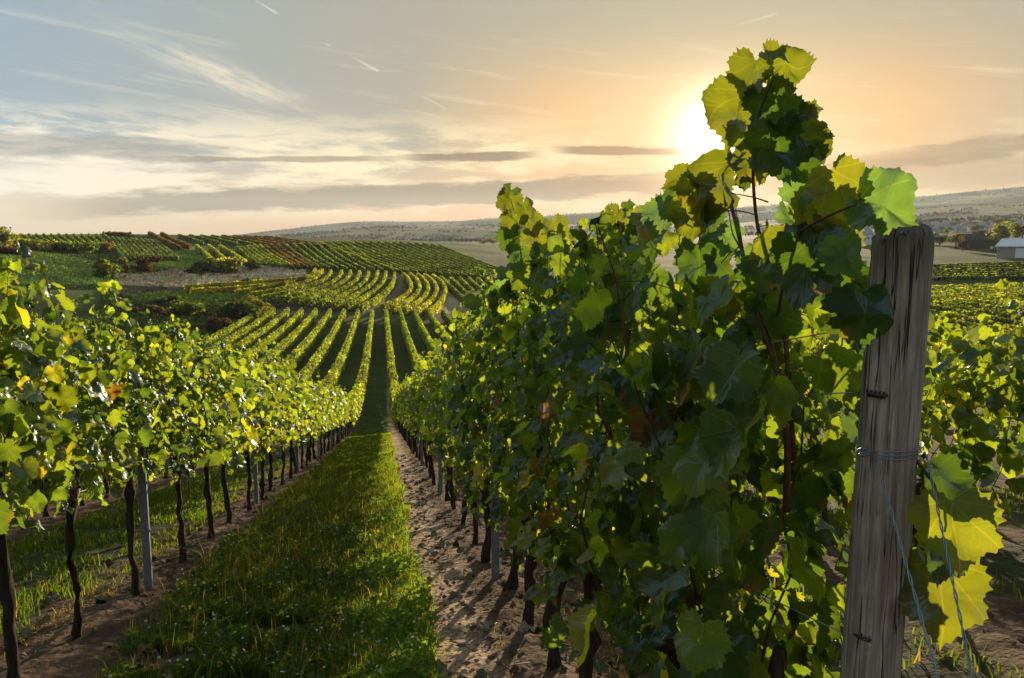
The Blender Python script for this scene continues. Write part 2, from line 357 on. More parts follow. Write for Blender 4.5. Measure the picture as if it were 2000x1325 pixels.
def leaf_material(name, detail=True, trans=0.52, gain=5.2, gloss=0.010, sheen=0.058):
    m, t, o = mat(name)
    c = attr(t); col = c
    bumpn = None
    if detail:
        uv = t.new('ShaderNodeUVMap', uv_map='uv').outputs[0]
        s_ = t.sep(uv); x = t.math('ABSOLUTE', s_[0]); y = s_[1]
        a = t.math('ARCTAN2', x, y); r = t.math('SQRT', t.math('ADD', t.math('MULTIPLY', x, x), t.math('MULTIPLY', y, y)))
        veins = None
        for ang0 in (0.0, 0.62, 1.35, 2.1):            # the five main veins (mirrored by |x|)
            d = t.math('MULTIPLY', t.math('ABSOLUTE', t.math('SUBTRACT', a, ang0)), r)
            v = t.smooth(d, 0.02, 0.003)
            veins = v if veins is None else t.math('MAXIMUM', veins, v)
        # side veins
        w = t.math('SINE', t.math('MULTIPLY', t.math('SUBTRACT', r, t.math('MULTIPLY', t.math('ABSOLUTE', t.math('SINE', t.math('MULTIPLY', a, 5.0))), 0.25)), 60.0))
        sv = t.smooth(w, 0.86, 1.0, 0.0, 0.35)
        veins = t.math('MAXIMUM', veins, sv)
        col = t.mix(t.math('MULTIPLY', veins, 0.5), c, t.mix(1.0, c, (1.7, 1.5, 1.5), 'MULTIPLY'))
        pos = t.new('ShaderNodeTexCoord').outputs['Object']
        n = t.noise(pos, 28.0, 4, 0.6)
        col = t.mix(t.smooth(n, 0.3, 0.75, 0.0, 0.45), col, t.mix(1.0, col, (1.45, 1.15, 0.8), 'MULTIPLY'))
        sp = t.noise(pos, 70.0, 3, 0.6)
        col = t.mix(t.smooth(sp, 0.69, 0.74, 0.0, 0.7), col, (0.07, 0.035, 0.012))
        # dry brown rims on some leaves
        rim = t.math('MULTIPLY', t.smooth(r, 0.55, 0.95), t.smooth(t.noise(pos, 9.0, 3, 0.6), 0.55, 0.68))
        col = t.mix(t.math('MULTIPLY', rim, 0.6), col, (0.16, 0.075, 0.02))
        b = t.new('ShaderNodeBump'); b.inputs['Strength'].default_value = 0.5; b.inputs['Distance'].default_value = 0.004
        t.put(b.inputs['Height'], t.math('ADD', t.math('MULTIPLY', veins, -0.7), t.math('MULTIPLY', n, 0.8)))
        bumpn = b.outputs[0]
    geo = t.new('ShaderNodeNewGeometry')
    # the felted underside is paler and greyer
    colf = t.mix(t.math('MULTIPLY', geo.outputs['Backfacing'], 0.6), t.mix(1.0, col, (0.55, 0.62, 0.7), 'MULTIPLY'), t.mix(1.0, col, (0.95, 1.0, 1.5), 'MULTIPLY'))
    df = t.new('ShaderNodeBsdfDiffuse'); t.put(df.inputs[0], colf)
    tr = t.new('ShaderNodeBsdfTranslucent'); t.put(tr.inputs[0], t.mix(1.0, col, (gain * 1.12, gain, gain * 0.30), 'MULTIPLY'))
    gl = t.new('ShaderNodeBsdfGlossy'); gl.inputs['Roughness'].default_value = 0.34; t.put(gl.inputs[0], (0.8, 0.95, 0.95))
    if bumpn is not None:
        for n_ in (df, gl): t.l.new(bumpn, n_.inputs['Normal'])
    m1 = t.new('ShaderNodeMixShader'); m1.inputs[0].default_value = trans; t.l.new(df.outputs[0], m1.inputs[1]); t.l.new(tr.outputs[0], m1.inputs[2])
    fr = t.new('ShaderNodeLayerWeight'); fr.inputs[0].default_value = 0.35
    m2 = t.new('ShaderNodeMixShader'); t.put(m2.inputs[0], t.math('ADD', t.math('MULTIPLY', fr.outputs[0], sheen), gloss))
    t.l.new(m1.outputs[0], m2.inputs[1]); t.l.new(gl.outputs[0], m2.inputs[2]); t.l.new(m2.outputs[0], o.inputs[0])
    return m
M_LEAF = leaf_material('vine_leaf')
M_LEAF_FAR = leaf_material('vine_leaf_far', detail=False, trans=0.5, gain=4.2, gloss=0.0, sheen=0.012)
M_GRASS = leaf_material('grass_blade', detail=False, trans=0.45, gain=3.4, gloss=0.0, sheen=0.008)

m, t, o = mat('bark'); pos = t.new('ShaderNodeTexCoord').outputs['Object']
st = t.vmath('MULTIPLY', pos, (1, 1, 0.18)); nb = t.noise(st, 60, 6, 0.7)
principled(t, o, t.ramp(nb, [(0.3, (0.018, 0.012, 0.008)), (0.55, (0.06, 0.042, 0.03)), (0.8, (0.12, 0.09, 0.065))]), 0.95, 0.1, nb, 0.9, 0.012); M_BARK = m
m, t, o = mat('cane'); pos = t.new('ShaderNodeTexCoord').outputs['Object']; nb = t.noise(pos, 40, 4, 0.6)
principled(t, o, t.ramp(nb, [(0.3, (0.05, 0.022, 0.012)), (0.7, (0.14, 0.065, 0.03))]), 0.7, 0.3, nb, 0.3, 0.003); M_CANE = m
m, t, o = mat('weathered_wood'); pos = t.new('ShaderNodeTexCoord').outputs['Object']
st = t.vmath('MULTIPLY', pos, (1, 1, 0.045)); nb = t.noise(st, 95, 8, 0.72); n2_ = t.noise(pos, 9, 4, 0.6)
nf = t.noise(t.vmath('MULTIPLY', pos, (1, 1, 0.03)), 260, 4, 0.6)
ck = t.noise(t.vmath('MULTIPLY', pos, (1, 1, 0.035)), 30, 3, 0.5, 0.4)
crack = t.smooth(t.math('ABSOLUTE', t.math('SUBTRACT', ck, 0.5)), 0.012, 0.0)
crack = t.math('MULTIPLY', crack, t.smooth(t.noise(pos, 5, 2, 0.5), 0.42, 0.55))
wc = t.ramp(nb, [(0.25, (0.06, 0.054, 0.05)), (0.48, (0.19, 0.18, 0.17)), (0.62, (0.32, 0.31, 0.295)), (0.8, (0.5, 0.49, 0.46))])
wc = t.mix(t.smooth(n2_, 0.35, 0.7, 0.0, 0.5), wc, (0.12, 0.10, 0.085))
wc = t.mix(1.0, wc, (1.45, 1.28, 1.05), 'MULTIPLY')
wc = t.mix(t.smooth(nf, 0.6, 0.8, 0.0, 0.5), wc, (0.42, 0.41, 0.38))
wc = t.mix(t.smooth(t.noise(t.vmath('MULTIPLY', pos, (1, 1, 0.4)), 42, 3, 0.6), 0.68, 0.74, 0, 0.8), wc, (0.50, 0.50, 0.50))
wc = t.mix(t.smooth(t.sep(pos)[2], 1.70, 1.81, 0.0, 0.55), wc, (0.045, 0.04, 0.038))
wc = t.mix(crack, wc, (0.006, 0.005, 0.004))
hh = t.math('SUBTRACT', t.math('ADD', nb, t.math('MULTIPLY', nf, 0.4)), t.math('MULTIPLY', crack, 1.6))
principled(t, o, wc, 0.88, 0.25, hh, 0.8, 0.0035); M_WOOD = m
m, t, o = mat('galvanised_steel'); pos = t.new('ShaderNodeTexCoord').outputs['Object']; nb = t.noise(pos, 35, 5, 0.6)
principled(t, o, t.ramp(nb, [(0.3, (0.13, 0.14, 0.15)), (0.7, (0.26, 0.275, 0.29))]), 0.6, 0.4, nb, 0.2, 0.002, 0.2); M_STEEL = m
m, t, o = mat('wire'); principled(t, o, (0.20, 0.22, 0.25), 0.42, 0.5, metal=0.5); M_WIRE = m
m, t, o = mat('rusty_iron'); pos = t.new('ShaderNodeTexCoord').outputs['Object']; nb = t.noise(pos, 200, 4, 0.6)
principled(t, o, t.ramp(nb, [(0.3, (0.03, 0.02, 0.02)), (0.7, (0.09, 0.07, 0.065))]), 0.6, 0.4, metal=0.5); M_RUST = m

# ground: the colour of each place (soil, meadow, dry grass, wood) is a property of the surface itself
m, t, o = mat('ground'); c = attr(t); pos = t.new('ShaderNodeNewGeometry').outputs['Position']
na = t.noise(pos, 0.9, 8, 0.65); nb = t.noise(pos, 9.0, 6, 0.65); nc = t.noise(pos, 0.05, 6, 0.6)
cc = t.mix(1.0, c, t.ramp(na, [(0.25, (0.55, 0.55, 0.55)), (0.75, (1.45, 1.45, 1.4))]), 'MULTIPLY')
cc = t.mix(1.0, cc, t.ramp(nb, [(0.25, (0.6, 0.6, 0.6)), (0.75, (1.4, 1.4, 1.4))]), 'MULTIPLY')
cc = t.mix(1.0, cc, t.ramp(nc, [(0.3, (0.75, 0.8, 0.75)), (0.7, (1.25, 1.2, 1.2))]), 'MULTIPLY')
principled(t, o, cc, 0.95, 0.08, t.math('ADD', na, t.math('MULTIPLY', nb, 0.25)), 0.8, 0.25); M_GROUND = m
m, t, o = mat('soil'); c = attr(t); pos = t.new('ShaderNodeNewGeometry').outputs['Position']
na = t.noise(pos, 3.5, 8, 0.7); nb = t.noise(pos, 30.0, 6, 0.7); vo = t.new('ShaderNodeTexVoronoi'); vo.inputs['Scale'].default_value = 22; t.put(vo.inputs['Vector'], t.vmath('ADD', pos, t.vmath('SCALE', t.noise(pos, 12, 3, 0.5, out=1), 0.08)))
cc = t.mix(1.0, c, t.ramp(na, [(0.3, (0.6, 0.58, 0.55)), (0.7, (1.35, 1.35, 1.35))]), 'MULTIPLY')
cc = t.mix(1.0, cc, t.ramp(nb, [(0.3, (0.6, 0.6, 0.6)), (0.7, (1.3, 1.3, 1.3))]), 'MULTIPLY')
hh = t.math('ADD', t.math('MULTIPLY', nb, 0.5), t.math('MULTIPLY', vo.outputs[0], 0.6))
principled(t, o, cc, 0.95, 0.1, t.math('ADD', hh, na), 0.8, 0.03); M_SOIL = m

def plain(name, col, rough=0.8, nscale=3.0, var=0.25):
    m, t, o = mat(name); pos = t.new('ShaderNodeTexCoord').outputs['Object']; n = t.noise(pos, nscale, 5, 0.6)
    lo = tuple(c * (1 - var) for c in col); hi = tuple(min(c * (1 + var), 0.95) for c in col)
    principled(t, o, t.ramp(n, [(0.3, lo), (0.7, hi)]), rough, 0.2, n, 0.2, 0.02); return m
M_PLASTER = [plain('white_plaster', (0.72, 0.70, 0.66)), plain('cream_plaster', (0.55, 0.48, 0.38)), plain('grey_plaster', (0.4, 0.39, 0.38))]
M_ROOFS = [plain('red_roof', (0.22, 0.10, 0.07)), plain('grey_roof', (0.30, 0.29, 0.29)), plain('brown_roof', (0.15, 0.10, 0.08)), plain('dark_wood', (0.035, 0.03, 0.03))]
M_METALROOF = plain('pale_metal_roof', (0.62, 0.63, 0.64), 0.5); M_DARKGLASS = plain('window_glass', (0.05, 0.06, 0.07), 0.2)
M_BARNWALL = plain('barn_wall', (0.30, 0.28, 0.23)); M_WHITE = plain('white_paint', (0.75, 0.75, 0.73))

#GROUND
# ------------------------------------------------------------------ the ground sheet
def inpoly(px, py, poly):
    poly = np.asarray(poly, float); c = np.zeros(px.shape, bool); n = len(poly)
    for i in range(n):
        x1, y1 = poly[i]; x2, y2 = poly[(i + 1) % n]
        k = ((y1 > py) != (y2 > py)) & (px < (x2 - x1) * (py - y1) / (y2 - y1 + 1e-9) + x1)
        c ^= k
    return c
def lane_x(x):                       # distance to the nearest row line
    return np.abs((x - 0.87 + 1.40) % 2.80 - 1.40)
def near_colour(x, y):
    d = lane_x(x)
    soil = np.array([0.19, 0.135, 0.10]); dark = np.array([0.115, 0.073, 0.048]); grass = np.array([0.048, 0.052, 0.022])
    n = fbm(x * 1.3, y * 0.9, 4); n2 = fbm(x * 4, y * 4, 3)
    k = np.clip((d + n * 0.35 - 0.55) / 0.25, 0, 1)[..., None]
    # worn soil track beside the right-hand row
    tr = np.clip(1 - np.abs((x - 0.44 + n * 0.10) / 0.25) ** 3, 0, 1)[..., None]
    fy = np.clip((y - 24) / 16, 0, 1)[..., None]; grass = grass * (1 - fy) + np.array([0.058, 0.095, 0.016]) * fy; k = np.clip(k + 0.5 * fy * (d[..., None] > 0.3), 0, 1)
    c = (dark * (1 - k) + grass * k)
    c = c * (1 + 0.5 * n2[..., None])
    c = c * (1 - tr) + np.array([0.24, 0.165, 0.115]) * 2.0 * (0.85 + 0.5 * n2[..., None]) * tr
    return np.clip(c, 0.01, 0.6)
def far_colour(x, y):
    z = H(x, y); px, py, dz = proj(x, y, z); r = np.hypot(x, y)
    n = fbm(x / 14, y / 14, 4)[..., None]; n3 = fbm(x / 260, y / 260, 4); n4 = fbm(x / 140 + 5, y / 140, 4)
    meadow = np.array([0.10, 0.14, 0.018]); dry = np.array([0.36, 0.27, 0.17]); dgr = np.array([0.065, 0.085, 0.018]); pale = np.array([0.14, 0.18, 0.04])
    soil = np.array([0.10, 0.08, 0.05]); woods = np.array([0.010, 0.02, 0.014]); fieldy = np.array([0.06, 0.085, 0.03])
    c = np.broadcast_to(dgr, px.shape + (3,)).copy()
    ok = (dz > 0)
    def paint(poly, col):
        k = inpoly(px + n[..., 0] * 14, py + n[..., 0] * 5, poly) & ok
        c[k] = col
    paint([(0, 485), (120, 500), (260, 520), (330, 540), (200, 560), (0, 560)], pale * 1.1)
    paint([(240, 515), (600, 500), (560, 535), (250, 560)], meadow * 1.2)
    paint([(225, 540), (330, 530), (470, 524), (600, 526), (605, 545), (470, 556), (365, 568), (230, 565)], dry)
    paint([(215, 563), (365, 568), (360, 582), (210, 580)], soil)
    paint([(230, 580), (500, 578), (470, 600), (350, 605)], meadow)
    paint([(365, 480), (420, 492), (380, 528), (300, 525), (320, 500)], meadow * 1.5)
    paint([(440, 590), (800, 596), (1000, 620), (1000, 640), (750, 612), (440, 605)], soil * 0.6)
    paint([(700, 605), (745, 590), (772, 560), (775, 530), (788, 530), (785, 565), (760, 600), (740, 612)], soil * 1.7)
    paint([(855, 612), (870, 560), (880, 560), (930, 600), (960, 618), (900, 616)], dry * 0.9)
    paint([(1090, 470), (1500, 462), (1700, 470), (1700, 500), (1100, 492)], fieldy * 0.7)
    paint([(1780, 500), (2100, 500), (2100, 528), (1780, 540)], np.array([0.06, 0.08, 0.025]))
    c *= (1 + 0.7 * n)
    far = np.clip((r - 650) / 250, 0, 1)[..., None]
    patch = np.where((n4 > 0.1)[..., None], fieldy, np.where((n3 > 0.0)[..., None], woods, meadow * 0.8))
    patch = np.where((r < 1900)[..., None], np.array([0.028, 0.05, 0.012]) * (1 + 0.5 * (n4 > 0.1)[..., None]), patch)
    c = c * (1 - far) + patch * far
    return np.clip(c, 0.008, 0.5)
PX0, PX1, PY0, PY1 = -7.0, 6.0, 0.6, 22.0      # finely modelled patch of soil in the foreground
def build_ground():
    a1 = np.linspace(-40, 40, 441); a2 = np.concatenate([np.arange(42, 180, 4.0), np.arange(-180, -41, 4.0)])
    A = np.radians(np.concatenate([a1, a2])) + YAW
    R = np.concatenate([[0.05], np.exp(np.linspace(math.log(0.4), math.log(60), 120)), np.exp(np.linspace(math.log(60), math.log(900), 300))[1:], np.exp(np.linspace(math.log(900), math.log(8500), 140))[1:]])
    nr, na_ = len(R), len(A)
    rr, aa = np.meshgrid(R, A, indexing='ij'); x = rr * np.sin(aa); y = rr * np.cos(aa); z = H(x, y)
    ins = (np.clip(np.minimum.reduce([x - PX0, PX1 - x, y - PY0, PY1 - y]) / 0.5, 0, 1))
    z = z - 0.22 * ins + np.where(rr < 60, 0.03 * fbm(x * 2, y * 2, 3), 0)
    cn = near_colour(x, y); cf = far_colour(x, y)
    w = np.clip((rr - 60) / 40, 0, 1)[..., None]; c = cn * (1 - w) + cf * w
    g = Geo()
    i = np.arange(nr - 1)[:, None] * na_; j = np.arange(na_)[None, :]; j2 = (j + 1) % na_
    q = np.stack([i + j, i + na_ + j, i + na_ + j2, i + j2], -1).reshape(-1, 4)
    g.add(np.stack([x, y, z], -1).reshape(-1, 3), quads=q, col=c.reshape(-1, 3))
    tag(link('ground', g.mesh('ground'), M_GROUND), kind='structure')
    # fine patch
    X = np.arange(PX0, PX1 + 0.001, 0.035); Y = np.concatenate([np.arange(PY0, 10, 0.035), np.arange(10, PY1 + 0.01, 0.07)])
    xx, yy = np.meshgrid(X, Y)
    zz = H(xx, yy) + 0.035 * fbm(xx * 1.5, yy * 1.5, 3) + 0.035 * fbm(xx * 6, yy * 6, 3) + 0.036 * np.abs(fbm(xx * 21, yy * 21, 3)) * (0.35 + np.exp(-(np.abs((xx - 0.87 + 1.4) % 2.8 - 1.4) / 0.32) ** 2)) * (1 - 0.75 * np.exp(-((xx - 0.45) / 0.16) ** 4))
    d = lane_x(xx); zz += 0.06 * np.exp(-(d / 0.35) ** 2) + 0.03 * fbm(xx * 8, yy * 8, 3) * np.exp(-(d / 0.5) ** 2)
    edge = np.clip(np.minimum.reduce([xx - PX0, PX1 - xx, yy - PY0, PY1 - yy]) / 0.5, 0, 1)
    zz = zz * edge + (H(xx, yy) - 0.03) * (1 - edge)
    g = Geo(); nx = len(X); ny = len(Y)
    i = np.arange(ny - 1)[:, None] * nx; j = np.arange(nx - 1)[None, :]
    q = np.stack([i + j, i + j + 1, i + nx + j + 1, i + nx + j], -1).reshape(-1, 4)
    g.add(np.stack([xx, yy, zz], -1).reshape(-1, 3), quads=q, col=near_colour(xx, yy).reshape(-1, 3))
    tag(link('soil_ground', g.mesh('soil_ground'), M_SOIL), kind='structure')
build_ground()

#LEAVES
# ------------------------------------------------------------------ leaf shapes
HALF = [(0.0, 0.03), (0.10, -0.10), (0.26, -0.17), (0.42, -0.06), (0.55, 0.13), (0.575, 0.30), (0.455, 0.40), (0.52, 0.55), (0.465, 0.71), (0.305, 0.74), (0.21, 0.84), (0.10, 0.96), (0.0, 1.04)]
def outline(n, teeth=0.0):
    h = np.array(HALF); L = np.concatenate([[0], np.cumsum(np.hypot(*np.diff(h, axis=0).T))]); L /= L[-1]
    s = np.linspace(0, 1, n // 2 + 1); p = np.stack([np.interp(s, L, h[:, 0]), np.interp(s, L, h[:, 1])], -1)
    if teeth:
        cen = np.array([0, 0.40]); d = p - cen
        k = 1 + teeth * np.where(np.arange(len(p)) % 2 == 0, 1, -1); k[0] = 1; k[-1] = 1.03
        p = cen + d * k[:, None]; p[0, 0] = p[-1, 0] = 0
    left = p[1:-1][::-1] * [-1, 1]
    return np.vstack([p, left])
def tmpl_high(n0=56, fine=False):
    out = outline(n0, 0.0 if fine else 0.05); n = len(out)
    if fine:
        pat = np.array([0.055, 0.012, -0.03, -0.012])[np.arange(n) % 4] * (0.6 + 0.9 * rs(2).rand(n)); c0 = np.array([0, 0.40]); out = c0 + (out - c0) * (1 + pat)[:, None]
    cen = np.array([0, 0.38])
    ins = out[::2]; r1 = cen + (ins - cen) * 0.42; r2 = cen + (ins - cen) * 0.76; m = len(ins)
    V = np.vstack([cen[None], r1, r2, out]); tr = []; qd = []
    for i in range(m):
        j = (i + 1) % m
        tr.append([0, 1 + j, 1 + i]); qd.append([1 + i, 1 + j, 1 + m + j, 1 + m + i])
        a = 1 + 2 * m + 2 * i; b = a + 1; c = 1 + 2 * m + (2 * i + 2) % n
        tr += [[1 + m + i, b, a], [1 + m + i, 1 + m + j, b], [1 + m + j, c, b]]
    return V, np.array(tr), np.array(qd)
def tmpl_mid():
    out = outline(18, 0.0); n = len(out); cen = np.array([0, 0.38]); V = np.vstack([cen[None], out])
    return V, np.array([[0, 1 + (i + 1) % n, 1 + i] for i in range(n)]), np.zeros((0, 4), int)
def tmpl_low():
    V = np.array([[0, 0], [0.42, -0.05], [0.5, 0.55], [0, 1.0], [-0.5, 0.55], [-0.42, -0.05]], float)
    return V, np.zeros((0, 3), int), np.array([[0, 3, 2, 1], [0, 5, 4, 3]])
TH, TM, TL = tmpl_high(), tmpl_mid(), tmpl_low(); TF = tmpl_high(120, True)
def norm(a): return a / (np.linalg.norm(a, axis=-1, keepdims=True) + 1e-9)
def add_leaves(g, T, pos, nrm, tip, size, col, R, curl=1.0):
    """N leaves: base at pos, blade facing nrm, tip pointing along tip"""
    V, tr, qd = T; N = len(pos); M = len(V)
    nrm = norm(nrm); tip = norm(tip - nrm * (tip * nrm).sum(-1, keepdims=True)); side = np.cross(tip, nrm)
    x = V[:, 0][None, :] * (0.88 + 0.3 * R.rand(N, 1)); y = np.broadcast_to(V[:, 1][None, :], (N, M))
    asym = (R.rand(N, 1) - 0.5) * 0.25; x = x + asym * y * (1 - y)
    a = (R.rand(N, 1) * 0.75 - 0.15) * curl; b = (R.rand(N, 1) * 1.0 - 0.6) * curl; w = (0.3 + R.rand(N, 1)) * 0.085 * curl; ph = R.rand(N, 1) * 6.28
    z = a * np.abs(x) + b * 0.8 * (y - 0.2) ** 2 * np.sign(y - 0.2) * 0.7 + w * np.sin(9 * x + ph) + w * np.sin(8 * y + ph * 2) - 0.5 * curl * R.rand(N, 1) * x * x
    tw = (R.rand(N, 1) - 0.5) * 0.9 * curl; z = z + tw * x * y + 0.025 * curl * np.sin(17 * x + 3 * ph) * np.cos(14 * y + ph)
    P_ = pos[:, None, :] + size[:, None, None] * (x[..., None] * side[:, None, :] + y[..., None] * tip[:, None, :] + z[..., None] * nrm[:, None, :])
    off = (np.arange(N) * M)[:, None, None]
    T3 = (tr[None] + off).reshape(-1, 3) if len(tr) else None
    Q4 = (qd[None] + off).reshape(-1, 4) if len(qd) else None
    uv = np.broadcast_to(V[None], (N, M, 2)).reshape(-1, 2)
    c = np.repeat(col, M, axis=0)
    g.add(P_.reshape(-1, 3), T3, Q4, c, uv)
GREEN = np.array([0.023, 0.048, 0.013]); LIME = np.array([0.077, 0.113, 0.016]); YEL = np.array([0.19, 0.185, 0.02]); BRN = np.array([0.09, 0.055, 0.02]); TEAL = np.array([0.03, 0.06, 0.03])
def leafcols(N, R, yel=0.12, lime=0.35, brn=0.005, z=None):
    u = R.rand(N); k = R.rand(N, 1)
    c = GREEN * (1 - k) + LIME * k * 0.55 + GREEN * k * 0.45
    m = u < lime; c[m] = (LIME * (0.7 + 0.5 * k))[m]
    ye = yel * (np.ones(N) if z is None else np.clip(2.2 - 1.5 * z, 0.25, 2.2))
    m = u > 1 - ye; c[m] = (LIME * (1 - k) + YEL * k)[m]
    m = R.rand(N) < brn; c[m] = (BRN * (0.5 + k))[m]
    return c * (0.75 + 0.5 * R.rand(N, 1))

def make_vine(seed, T=TM, z0=0.72, z1=2.05, nshoot=11, per=17, extra=110, length=1.12, lsz=0.115, thick=0.17, lean=0.0, yel=0.12, tall=0.15, trunk_d=0.035, nran=0.42, lime=0.35, skirt=0.0, th=0.76, sun_side=0.5):
    """one grapevine on a vertical trellis: gnarled trunk with a head, canes, and leaves"""
    R = rs(seed); fol = Geo(); can = Geo(); trk = Geo()
    # trunk
    nz_ = 12; hz = np.linspace(-0.12, th, nz_); lx, ly = R.uniform(-.07, .07), R.uniform(-.22, .22); wx = np.cumsum(R.randn(nz_)) * 0.013 + lx * hz * (1.4 - hz); wy = np.cumsum(R.randn(nz_)) * 0.015 + ly * hz * (1.3 - hz) * 1.4 + lean * (np.maximum(hz, 0) ** 1.5); wx -= wx[1]; wy -= wy[1]
    rad = trunk_d * (1.25 - 0.45 * np.linspace(0, 1, nz_)) * (1 + 0.18 * R.randn(nz_)); rad[0] *= 1.35; rad[-3:] *= [1.1, 1.5, 1.25]
    tp = np.stack([wx, wy, hz], -1); trk.tube(tp, rad, 10, rough=0.28, seed=seed)
    head = tp[-1]
    for k in range(4):
        dr = np.array([R.randn() * 0.25, R.randn(), 0.8 + R.rand()]); dr /= np.linalg.norm(dr)
        s_ = np.linspace(0, 1, 4)[:, None]; can.tube(head - [0, 0, 0.03] + dr * s_ * (0.08 + 0.08 * R.rand()), [0.024, 0.02, 0.015, 0.009], 7, rough=0.2, seed=seed + k)
    # cordon cane tied along the wire
    for sgn in (-1, 1):
        s_ = np.linspace(0, 1, 7); can.tube(np.stack([head[0] * (1 - s_) + 0.02 * R.randn(7), head[1] + sgn * s_ * length * 0.5, head[2] + 0.10 * np.sin(s_ * 3) + 0.02 + 0.01 * R.randn(7)], -1), 0.0065 - 0.002 * s_, 5)
    P_, Nn, Tt, S_ = [], [], [], []
    for i in range(nshoot):
        y0 = (i + 0.5) / nshoot * length - length / 2 + R.randn() * 0.03; top = z1 + R.randn() * 0.06 + (tall * 2.2 * R.rand() if R.rand() < 0.3 else 0)
        n_ = 10; s_ = np.linspace(0, 1, n_); zz = z0 + 0.08 + (top - z0 - 0.08) * s_
        xx = head[0] * (1 - s_) + np.cumsum(R.randn(n_)) * 0.03 * thick / 0.17; yy = y0 + np.cumsum(R.randn(n_)) * 0.02
        pts = np.stack([xx, yy, zz], -1); can.tube(pts, 0.0042 - 0.0026 * s_, 4, cap=False)
        for k in range(per):
            u = (k + R.rand()) / per; p = np.array([np.interp(u, s_, xx), np.interp(u, s_, yy), np.interp(u, s_, zz)])
            sd_ = 1 if (k + i) % 2 else -1
            out_ = np.array([sd_ * (0.7 + 0.5 * R.rand()), R.randn() * 0.6, 0.15 + 0.5 * R.randn()]); out_ /= np.linalg.norm(out_)
            pl = (0.05 + 0.10 * R.rand()) * (1 - 0.5 * (u > 0.9)); q = p + out_ * pl
            if T is not TL and k % 2 == 0:
                can.tube(np.array([p, (p + q) / 2 + [0, 0, 0.012], q]), 0.0013, 3, cap=False)
            P_.append(q); Nn.append(out_ * [0.75, 1, 0] + [0, 0, 0.3] + R.randn(3) * nran); Tt.append(np.array([out_[0] * 0.35, R.randn() * 0.55, -1.0 + (1.2 if u > 0.93 else 0)]) + R.randn(3) * 0.25)
            S_.append(lsz * (0.5 + 0.75 * R.rand()) * (0.55 if u > 0.95 else 1.0) * (1 - 0.2 * u))
        for q_ in range(2):
            P_.append(pts[-1] + R.randn(3) * .01); Nn.append(R.randn(3) + [0, 0, .2]); Tt.append(np.array([R.randn(), R.randn(), 0.6])); S_.append(lsz * (0.3 + 0.3 * R.rand()))
    # laterals filling both faces of the hedge
    for k in range(extra):
        sd_ = 1 if R.rand() < sun_side else -1; z = z0 - skirt * R.rand() + (z1 - z0) * R.rand() ** 0.8
        q = np.array([sd_ * abs(thick + 0.05 * R.randn()) * (0.9 if z < z1 - 0.2 else 0.6), (R.rand() - 0.5) * length, z])
        P_.append(q); Nn.append(np.array([sd_ * 0.9, 0.0, 0.3]) + R.randn(3) * nran); Tt.append(np.array([sd_ * 0.3, R.randn() * 0.5, -1.0]) + R.randn(3) * 0.2); S_.append(lsz * (0.4 + 0.8 * R.rand()))
    P_ = np.array(P_); S_ = np.array(S_); zr = (P_[:, 2] - z0) / (z1 - z0)
    add_leaves(fol, T, P_ - norm(np.array(Tt)) * S_[:, None] * 0.3, np.array(Nn), np.array(Tt), S_, leafcols(len(P_), R, yel, lime, z=zr), R)
    return fol.mesh('vine_foliage'), can.mesh('vine_cane'), trk.mesh('vine_trunk')

ORD = ['first', 'second', 'third', 'fourth', 'fifth', 'sixth', 'seventh', 'eighth', 'ninth', 'tenth', 'eleventh', 'twelfth', 'thirteenth', 'fourteenth', 'fifteenth', 'sixteenth', 'seventeenth', 'eighteenth', 'nineteenth',
       'twentieth', 'twenty-first', 'twenty-second', 'twenty-third', 'twenty-fourth', 'twenty-fifth', 'twenty-sixth', 'twenty-seventh', 'twenty-eighth', 'twenty-ninth', 'thirtieth', 'thirty-first', 'thirty-second', 'thirty-third', 'thirty-fourth', 'thirty-fifth', 'thirty-sixth', 'thirty-seventh', 'thirty-eighth', 'thirty-ninth', 'fortieth', 'forty-first', 'forty-second', 'forty-third', 'forty-fourth']
def place_vine(meshes, x, y, label, group, rz=0.0, sc=1.0):
    root = empty('grapevine', (x, y, float(H(x, y)) + 0.03), rz); root.scale = (1, 1, sc)
    # follow the fall of the ground: the canopy is sheared by tilting the whole plant only a little
    tag(root, label, 'grapevine', group)
    f = link('foliage', meshes[0], M_LEAF, root); f['kind'] = 'stuff'
    link('cane', meshes[1], M_CANE, root); link('trunk', meshes[2], M_BARK, root)
    return root
XL, XR, SP = -1.93, 0.87, 2.80
NEARV = [make_vine(100 + i, TH, nshoot=12, per=17, extra=130, z0=1.0, z1=2.16, length=1.26, trunk_d=0.026, skirt=0.18, nran=0.62, lime=0.42, yel=0.06, th=0.98, lean=0.05 * (-1) ** i, tall=0.1) for i in range(4)]
MIDV = [make_vine(200 + i, TM, nshoot=11, per=15, extra=135, nran=0.6, lime=0.6, yel=0.06, th=0.88, z0=0.90, z1=2.12, length=1.24, trunk_d=0.027, skirt=0.18, lean=0.06 * (-1) ** i, lsz=0.125) for i in range(6)]
FARV = [make_vine(300 + i, TL, nshoot=8, per=12, extra=160, nran=0.55, lime=0.6, z0=0.80, z1=2.12, length=1.24, lsz=0.15, yel=0.06) for i in range(4)]
R0 = random.Random(4)
# left-hand row
ys = [2.3, 3.2, 4.12, 5.15, 6.26, 7.5, 8.72] + [8.72 + 1.22 * k for k in range(1, 26)]
for i, y in enumerate(ys):
    src = NEARV[i % 4] if i < 7 else (MIDV[i % 6] if i < 16 else FARV[i % 4])
    place_vine(src, XL + R0.uniform(-.03, .03), y, '%s grapevine from the camera in the sunlit row left of the lane' % ORD[i], 'grapevines of the row left of the lane', math.pi * (R0.random() < .5) * (i >= 7) , R0.uniform(.96, 1.05))
